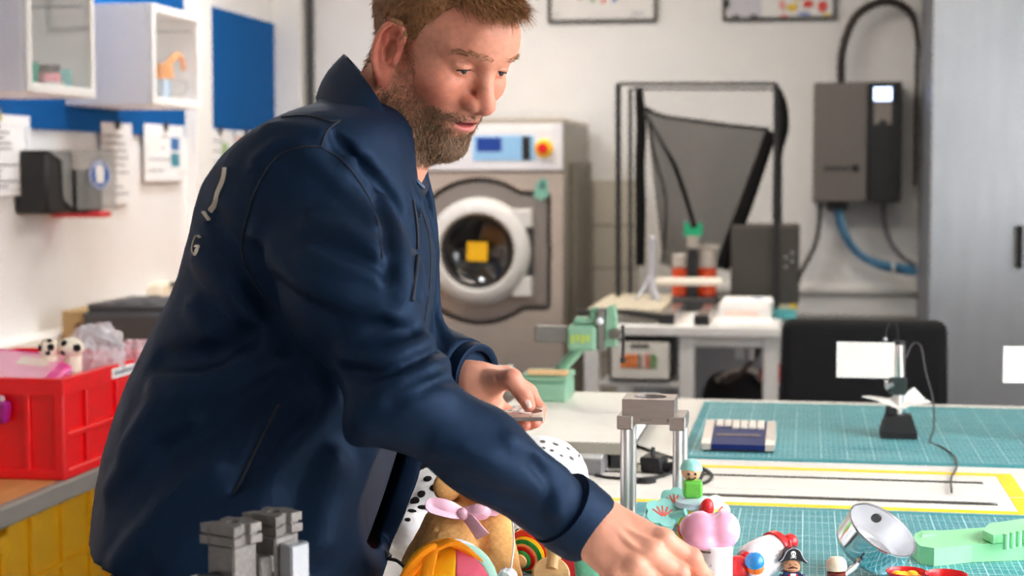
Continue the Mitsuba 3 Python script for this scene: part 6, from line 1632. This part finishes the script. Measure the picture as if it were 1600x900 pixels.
# stacked baby toy with helmeted figure
k = thing('figure_toy', 'baby toy with a mint-helmeted figure on a yellow and red body behind the metal tower', 'toy')
D = 2.43
o = base(1084, D); q = lambda px, py, dd=0: up_to(px, py, D + dd)
M('mint', S(150, 216, 206), .3, spec=.6); M('lime', S(104, 190, 70), .35); M('toy_yellow', S(252, 200, 20), .3, spec=.6); M('toy_red', S(222, 36, 40), .28, spec=.6); M('toy_skin', S(240, 182, 140), .4); M('pale_blue', S(206, 228, 240), .35); M('pink_stripe', S(226, 92, 84), .4)
hc_ = q(1080, 735); R1 = 17 / (F / D)
hd_ = add(k, 'head', ball(hc_, R1 * .93, 3), 'm_toy_skin', True)
cap_ = ball((0, 0, 0), R1 * 1.04, 3); cap_ = trimesh.intersections.slice_mesh_plane(cap_, [0, 0, 1], [0, 0, .0], cap=True, engine='earcut')
add(hd_, 'helmet', xf(cap_, frame_to(hc_ + [0, 0, .0006], (.05, .10, 1))), 'm_mint')
for dx in (-5, 5.5): add(hd_, 'eye', ball(q(1081 + dx, 741, -R1 * .86), .0020, 2), 'm_black', True)
add(hd_, 'mouth', tube([q(1075, 747, -R1 * .72), q(1081, 749.5, -R1 * .74), q(1088, 746, -R1 * .72)], .0008, 6), 'm_black')
add(k, 'green_shirt', mv(rbox(30 / (F / D), .026, 27 / (F / D), .005), *q(1082, 763), rz=10), 'm_lime', True)
add(k, 'collar_disc', lat([(0, 0), (.030, 0), (.034, .003), (.032, .010), (.020, .0145), (0, .0145)], q(1090, 793), (0, 0, 1), 40), 'm_pale_blue')
zy = q(1090, 793)[2]
add(k, 'yellow_body', lat([(0, 0), (.026, 0), (.031, .006), (.032, zy - MZ - .006), (.029, zy - MZ), (0, zy - MZ)], [q(1092, 793)[0], q(1092, 793)[1], MZ], (0, 0, 1), 40), 'm_toy_yellow')
def flower(px, py, dd, r, mat, ax, label):
    n = 5
    p = unary_union([Point(.55 * r * math.cos(two * i / n), .55 * r * math.sin(two * i / n)).buffer(.5 * r, 16) for i in range(n)] + [Point(0, 0).buffer(.6 * r)]).buffer(-.002).buffer(.002)
    A = frame_to(q(px, py, dd), ax, RT)
    f_ = add(k, 'flower', xf(mv(extrude(p, .012), 0, 0, -.012), A), mat, 40)
    for i in range(5):
        t = math.pi * (.25 + .13 * i)
        add(f_, 'stripe', xf(mv(bx(.002, r * .78, -.0011, .0011, 0, .0008, 0), 0, -r * .35, 0, rz=math.degrees(t)), A), 'm_pink_stripe', False)
flower(1036, 800, -.015, .0255, 'm_mint', UP * .72 - FW * .7 + RT * .1, '')
flower(1054, 781, .03, .021, 'm_mint', UP * .6 - FW * .8, '')
flower(1116, 796, -.012, .023, M('flower_white', S(226, 236, 230), .35), UP * .5 - FW * .8 + RT * .1, '')
add(k, 'green_foot', lat([(0, 0), (.018, 0), (.020, .004), (.018, .02), (0, .024)], base(1040, D - .01), (0, 0, 1), 28), 'm_lime')
add(k, 'arm', tube([q(1072, 800, -.03), q(1054, 806, -.02), q(1042, 812, -.01)], .006, 8), 'm_mint')
add(k, 'red_handle', mv(ball((0, 0, 0), 1, 3, (.0105, .009, .0165)), *q(1104, 796, -.036), ry=10), 'm_toy_red', True)
add(k, 'red_collar', lat([(.024, -.004), (.033, -.003), (.034, .004), (.028, .010), (.024, .004), (.024, -.004)], q(1094, 826, -.004), UP * .8 - FW * .5, 40), 'm_toy_red')

# pink and white toy the hand reaches for
k = thing('pink_toy', 'glossy pink-topped white toy that the right hand reaches for', 'toy')
D = 2.06; q = lambda px, py, dd=0: up_to(px, py, D + dd); pxm = F / D
M('pink_gloss', S(246, 176, 204), .22, spec=.6); M('toy_white', S(246, 240, 242), .25, spec=.6)
c = base(1116, D)
def pink_sdf(P):
    d = ell(P, cam(1096, 826, D), (.027, .022, .026)); d = smin(d, ell(P, cam(1128, 828, D), (.0225, .024, .026)), .006)
    d = smin(d, ell(P, cam(1094, 848, D - .012), (.020, .012, .016)), .008)
    d = smax(d, -ell(P, cam(1112, 800, D - .005), (.0075, .0045, .018)), .004)
    return d
pm_ = W(surface(pink_sdf, cam(1060, 870, D) - [0, 0, .05], cam(1160, 790, D) + [0, 0, .05], .0018))
if pm_.volume < 0: pm_.invert()
add(k, 'pink_head', pm_, 'm_pink_gloss', True)
zt = q(1116, 850)[2]
add(k, 'white_base', lat([(0, 0), (.021, 0), (.0225, .003), (.0220, zt - MZ - .004), (.0195, zt - MZ), (0, zt - MZ)], c, (0, 0, 1), 40), 'm_toy_white')
add(k, 'dark_collar', tube([q(1076, 836, -.010), q(1082, 850, -.018), q(1092, 860, -.024), q(1104, 863, -.026), q(1116, 863, -.024)], .0014, 8), M('olive', S(70, 56, 40), .5))
add(k, 'print', join(*[ball(q(x_, y_, -.0275 + abs(x_ - 1116) * .0005), .0012, 1) for x_, y_ in ((1106, 884), (1108, 886), (1111, 884), (1109, 880))]), 'm_pr_grey')

# clown roller
k = thing('roller_toy', 'white roller toy lying with red balls and a blue cap left of the pirate', 'toy')
D = 2.10; q = lambda px, py, dd=0: up_to(px, py, D + dd)
a0, a1 = q(1166, 884), q(1216, 860, .03); ax = a1 - a0; ln = np.linalg.norm(ax)
add(k, 'drum', lat([(0, 0), (.020, .002), (.0245, .010), (.026, ln * .6), (.023, ln), (0, ln)], a0, ax, 40), 'm_toy_white')
add(k, 'red_rim', lat([(.0225, ln - .006), (.0265, ln - .006), (.0265, ln + .002), (.0225, ln + .002), (.0225, ln - .006)], a0, ax, 40), 'm_toy_red')
add(k, 'axle', lat([(0, ln), (.008, ln), (.0075, ln + .016), (0, ln + .016)], a0, ax, 20), M('axle_grey', S(176, 160, 158), .4))
add(k, 'red_ball', ball(a0 + ax / ln * (ln + .021) + UP * .004, .0105, 3), 'm_toy_red', True)
add(k, 'red_ball', ball(q(1153, 888, -.02), .0162, 3), 'm_toy_red', True)
add(k, 'red_ball', ball(q(1168, 875, -.002), .0118, 3), 'm_toy_red', True)
hd_ = add(k, 'clown_head', ball(q(1181, 888, -.034), .0100, 3), M('clown_orange', S(236, 110, 30), .35), True)
bc_ = ball((0, 0, 0), .0122, 3); bc_ = trimesh.intersections.slice_mesh_plane(bc_, [0, 0, 1], [0, 0, -.002], cap=True, engine='earcut')
add(hd_, 'blue_cap', xf(bc_, frame_to(q(1179, 878, -.036), UP * .8 - FW * .5 - RT * .1)), M('cap_blue', S(40, 130, 196), .25, spec=.6))
add(hd_, 'ruff', lat([(0, 0), (.009, .0), (.0125, .002), (.009, .004), (0, .004)], q(1186, 895, -.034), UP * .7 - FW * .6, 20), 'm_toy_white')

# pirate figure
k = thing('pirate_figure', 'small toy pirate in navy coat with a black skull hat and red plume', 'toy figure')
D = 2.10; pxm = F / D
hc_ = up_to(1237, 880, D); ZU = np.array([0, 0, 1.])
o = base(1237, D)
skin = M('fig_skin', S(224, 160, 120), .4)
hk = add(k, 'head', lat([(0, -.0095), (.0085, -.0095), (.0105, -.007), (.0108, .004), (.009, .008), (0, .0095)], hc_, ZU, 28), skin)
hat = Polygon([(-.0178, .0045), (-.0165, .0028), (-.010, .0058), (0, .0070), (.010, .0055), (.0165, .0022), (.0180, .0040), (.013, .0085), (.0085, .0180), (.004, .0212), (0, .0222), (-.004, .0210), (-.0085, .0178), (-.013, .0090)])
AH = np.eye(4); AH[:3, 0], AH[:3, 1], AH[:3, 2] = RH2, [0, 0, 1], -FH2; AH[:3, 3] = hc_ + FH2 * .0015
hat_m = xf(mv(extrude(hat, .021), 0, 0, -.0075), AH)
ht = add(hk, 'hat', hat_m, M('hat_black', S(20, 22, 30), .35, spec=.6), False)
trim_ = [AH @ np.array([x_, y_, .0142, 1]) for x_, y_ in ((-.0178, .0045), (-.013, .009), (-.0085, .0178), (-.004, .021), (0, .0222), (.004, .0212), (.0085, .018), (.013, .0085), (.018, .004))]
add(ht, 'brim_trim', tube(np.array(trim_)[:, :3], .0007, 6, 3), M('trim_silver', S(176, 184, 196), .4))
sk_ = unary_union([Point(0, .0152).buffer(.0033), sbox(-.0016, .0102, .0016, .0130)]).difference(unary_union([Point(-.0013, .0148).buffer(.0008), Point(.0013, .0148).buffer(.0008)]))
bones = unary_union([Polygon([(-.004, .0092), (-.0036, .0085), (.004, .0112), (.0036, .0119)]), Polygon([(.004, .0092), (.0036, .0085), (-.004, .0112), (-.0036, .0119)])])
add(ht, 'skull', xf(mv(extrude(unary_union([sk_, bones]), .0008), 0, 0, .0134), AH), 'm_white', False)
add(ht, 'plume', tube([hc_ + RH2 * -.003 + ZU * .020 - FH2 * .003, hc_ + RH2 * -.0035 + ZU * .027 - FH2 * .003, hc_ + RH2 * -.003 + ZU * .031 - FH2 * .003], [.0026, .0030, .0010], 8, 4), 'm_toy_red')
for dx in (-.0036, .0036): add(hk, 'eye', ball(hc_ + RH2 * dx - FH2 * .0104 + ZU * .0005, .0009, 1), 'm_black', True)
add(hk, 'moustache', tube([hc_ - RH2 * .006 - FH2 * .0098 - ZU * .0045, hc_ - FH2 * .0110 - ZU * .003, hc_ + RH2 * .006 - FH2 * .0098 - ZU * .0045], [.0006, .0014, .0006], 6, 4), M('moust', S(92, 50, 30), .6))
zb_ = hc_[2] - .0095
navy = M('fig_navy', S(26, 38, 84), .4, spec=.6)
def body_at(o, z0, z1, mt, key, w0, w1):
    v = np.array([[sx * w, sy * w * .62, z] for w, z in ((w0, z0), (w0, z0 + .003), (w1, z1 - .002), (w1 * .85, z1)) for sx in (-1, 1) for sy in (-1, 1)])
    return trimesh.convex.convex_hull(v @ np.array([RH2, FH2, ZU]) + np.array([o[0], o[1], 0]))
add(k, 'coat', body_at(o, zb_ - .024, zb_ - .0002, navy, 'coat', .0125, .0105), navy, 20)
add(k, 'legs', body_at(o, MZ, zb_ - .0245, navy, 'legs', .0115, .0110), M('fig_dark', S(40, 34, 40), .4), 20)
add(k, 'shirt_front', mv(bx(-.0035, .0035, -.0006, .0006, -.018, -.001, 0), *(np.array([o[0], o[1], zb_]) - FH2 * .0078), rz=10), 'm_white', False)
for dx in (-.005, .005): add(k, 'red_lapel', mv(bx(-.0014, .0014, -.0006, .0006, -.016, -.002, 0), *(np.array([o[0], o[1], zb_]) - FH2 * .0077 + RH2 * dx), rz=10, ry=8 * np.sign(dx)), 'm_toy_red', False)
for sx in (-1, 1):
    sp = np.array([o[0], o[1], zb_ - .004]) + RH2 * sx * .0120
    am = add(k, 'arm', tube([sp, sp + RH2 * sx * .003 - ZU * .009 - FH2 * .002, sp + RH2 * sx * .003 - ZU * .017 - FH2 * .006], .0038, 10), navy)
    add(am, 'hand', ball(sp + RH2 * sx * .003 - ZU * .0195 - FH2 * .0075, .0034, 2), skin, True)

# wooden peg figure
k = thing('peg_figure', 'small wooden peg figure with a cream cap and red-brown face near the saucepan', 'toy figure')
c = up_to(1307, 886, 2.09); o = base(1307, 2.09)
add(k, 'cap', lat([(0, .014), (.008, .0125), (.0125, .007), (.0132, 0), (.012, -.0045), (0, -.0045)], c, (-.05, .1, 1), 32), M('cap_cream', S(244, 226, 198), .4))
add(k, 'head', lat([(0, 0), (.009, 0), (.0118, .005), (.0118, .013), (0, .016)], c - [0, 0, .019], (0, 0, 1), 28), M('peg_brown', S(122, 40, 30), .35))
add(k, 'body', lat([(0, 0), (.012, 0), (.0135, .004), (.009, c[2] - .019 - MZ), (0, c[2] - .019 - MZ)], o, (0, 0, 1), 28), 'm_toy_red')
add(k, 'collar', lat([(.006, 0), (.013, .001), (.010, .004), (.006, .004), (.006, 0)], [o[0], o[1], c[2] - .021], (0, 0, 1), 28), 'm_lac_yellow')

# saucepan
k = thing('toy_saucepan', 'shiny toy saucepan tipped on its side on the near mat', 'saucepan')
D = 2.27; q = lambda px, py, dd=0: up_to(px, py, D + dd)
rc_ = q(1379, 838); pa = UP * .77 - FW * .48 + RT * .41; pa /= np.linalg.norm(pa)
RP, HP = .0500, .043
prof = [(0, -HP), (RP - .006, -HP), (RP - .001, -HP + .004), (RP, -HP + .010), (RP, -.002), (RP + .0016, 0), (RP + .0010, .0012), (RP - .0008, .0008), (RP - .0010, -.004), (RP - .0010, -HP + .010), (RP - .006, -HP + .0010), (0, -HP + .0010)]
lin = [(RP - .0012, -.0012), (RP - .0016, -.003), (RP - .0016, -HP + .011), (RP - .0065, -HP + .0020), (0, -HP + .0020)]
pmesh = lat(prof, rc_, pa, 72)
lowest = pmesh.vertices[:, 2].min(); dz_ = MZ + .0004 - lowest; rc_ = rc_ + [0, 0, dz_]
add(k, 'pan', lat(prof, rc_, pa, 72), 'm_chrome', 50)
add(k, 'inside', lat(lin, rc_, pa, 64), M('pan_inside', S(228, 228, 230), .38, .7), 50)
side = np.cross(pa, FW); side /= np.linalg.norm(side)
e1 = RT - pa * (RT @ pa); e1 /= np.linalg.norm(e1); e2 = np.cross(pa, e1)
wall_p = rc_ + (e1 * .20 + e2 * .98) * (RP - .002) - pa * .016
add(k, 'rivet', lat([(0, 0), (.0075, 0), (.0062, .0022), (0, .003)], wall_p, rc_ - pa * .016 - wall_p, 24), 'm_dark_grey')
add(k, 'maker_marks', join(*[mv(bx(-.001, .001, -.0002, .0004, -.004, .004, 0), 0, 0, 0).apply_transform(frame_to(rc_ - pa * (HP - .0024) + e1 * (.004 * i - .004) + e2 * .004, e2, e1)) for i in range(4)]), 'm_ink', False)
hb = rc_ - e1 * RP * .55 - e2 * RP * .86 - pa * .03
add(k, 'handle', tube([hb, hb - e1 * .012 - e2 * .012 - UP * .006, hb - e1 * .034 - e2 * .022 - UP * .020], [.004, .0045, .004], 10), 'm_chrome')

# green tongs
k = thing('toy_tongs', 'pale green plastic toy tongs with a toothed jaw right of the saucepan', 'toy tongs')
M('tongs', S(152, 226, 166), .35, spec=.5)
P2 = lambda px, py, z=MZ: onz(px, py, z)[:2]
z1 = MZ + .026
lower = Polygon([P2(*p, z1) for p in ((1424, 842), (1428, 833), (1440, 828), (1475, 828), (1530, 824), (1600, 818), (1680, 812), (1680, 850), (1600, 848), (1520, 851), (1484, 855), (1460, 857), (1436, 853))]).buffer(.003).buffer(-.003)
add(k, 'lower_arm', mv(extrude(lower.buffer(-.002), z1 - MZ - .0005), 0, 0, MZ + .0004), 'm_tongs', False)
add(k, 'grip_pad', mv(extrude(Polygon([P2(*p, z1) for p in ((1442, 832), (1462, 831), (1463, 837), (1441, 839))]), .003), 0, 0, z1 - .0004), 'm_tongs', False)
z2 = z1 + .016
upper = Polygon([P2(*p, z2) for p in ((1535, 826), (1545, 816), (1600, 808), (1700, 800), (1700, 815), (1604, 826), (1568, 832), (1552, 834))])
add(k, 'upper_jaw', mv(extrude(upper, .012), 0, 0, z1 + .002), 'm_tongs', False)
add(k, 'pivot', mv(extrude(upper.intersection(lower).buffer(-.006), .003), 0, 0, z1 - .0006), 'm_tongs', False)
for i in range(8):
    t = P2(1572 + 10 * i, 836 - 2.0 * i, z2)
    add(k, 'tooth', cyl((t[0], t[1], z1 - .004), (t[0], t[1], z2 + .002), .0042, n=10), 'm_tongs', False)

# red toy cups
for px, d, lab, fill in ((1416, 2.13, 'red toy cup holding yellow pieces, in front of the saucepan', True), (1478, 2.10, 'red toy cup right of the one with yellow pieces, at the bottom edge', False)):
    k = thing('toy_cup', lab, 'cup', None)
    o = base(px, d); hz_ = up_to(px, 891 if fill else 895, d)[2] - MZ
    add(k, 'cup', lat([(0, 0), (.017, 0), (.0195, .003), (.0245, hz_ - .004), (.0265, hz_ - .001), (.0255, hz_), (.0230, hz_ - .003), (.018, .004), (0, .004)], o, (0, 0, 1), 48), 'm_toy_red')
    if fill:
        for i in range(7):
            t = i * two / 7
            add(k, 'yellow_piece', ball(o + [.012 * math.cos(t), .012 * math.sin(t), hz_ - .009 + .002 * (i % 2)], .008, 2, (1, 1, .7)), 'm_toy_yellow', True)
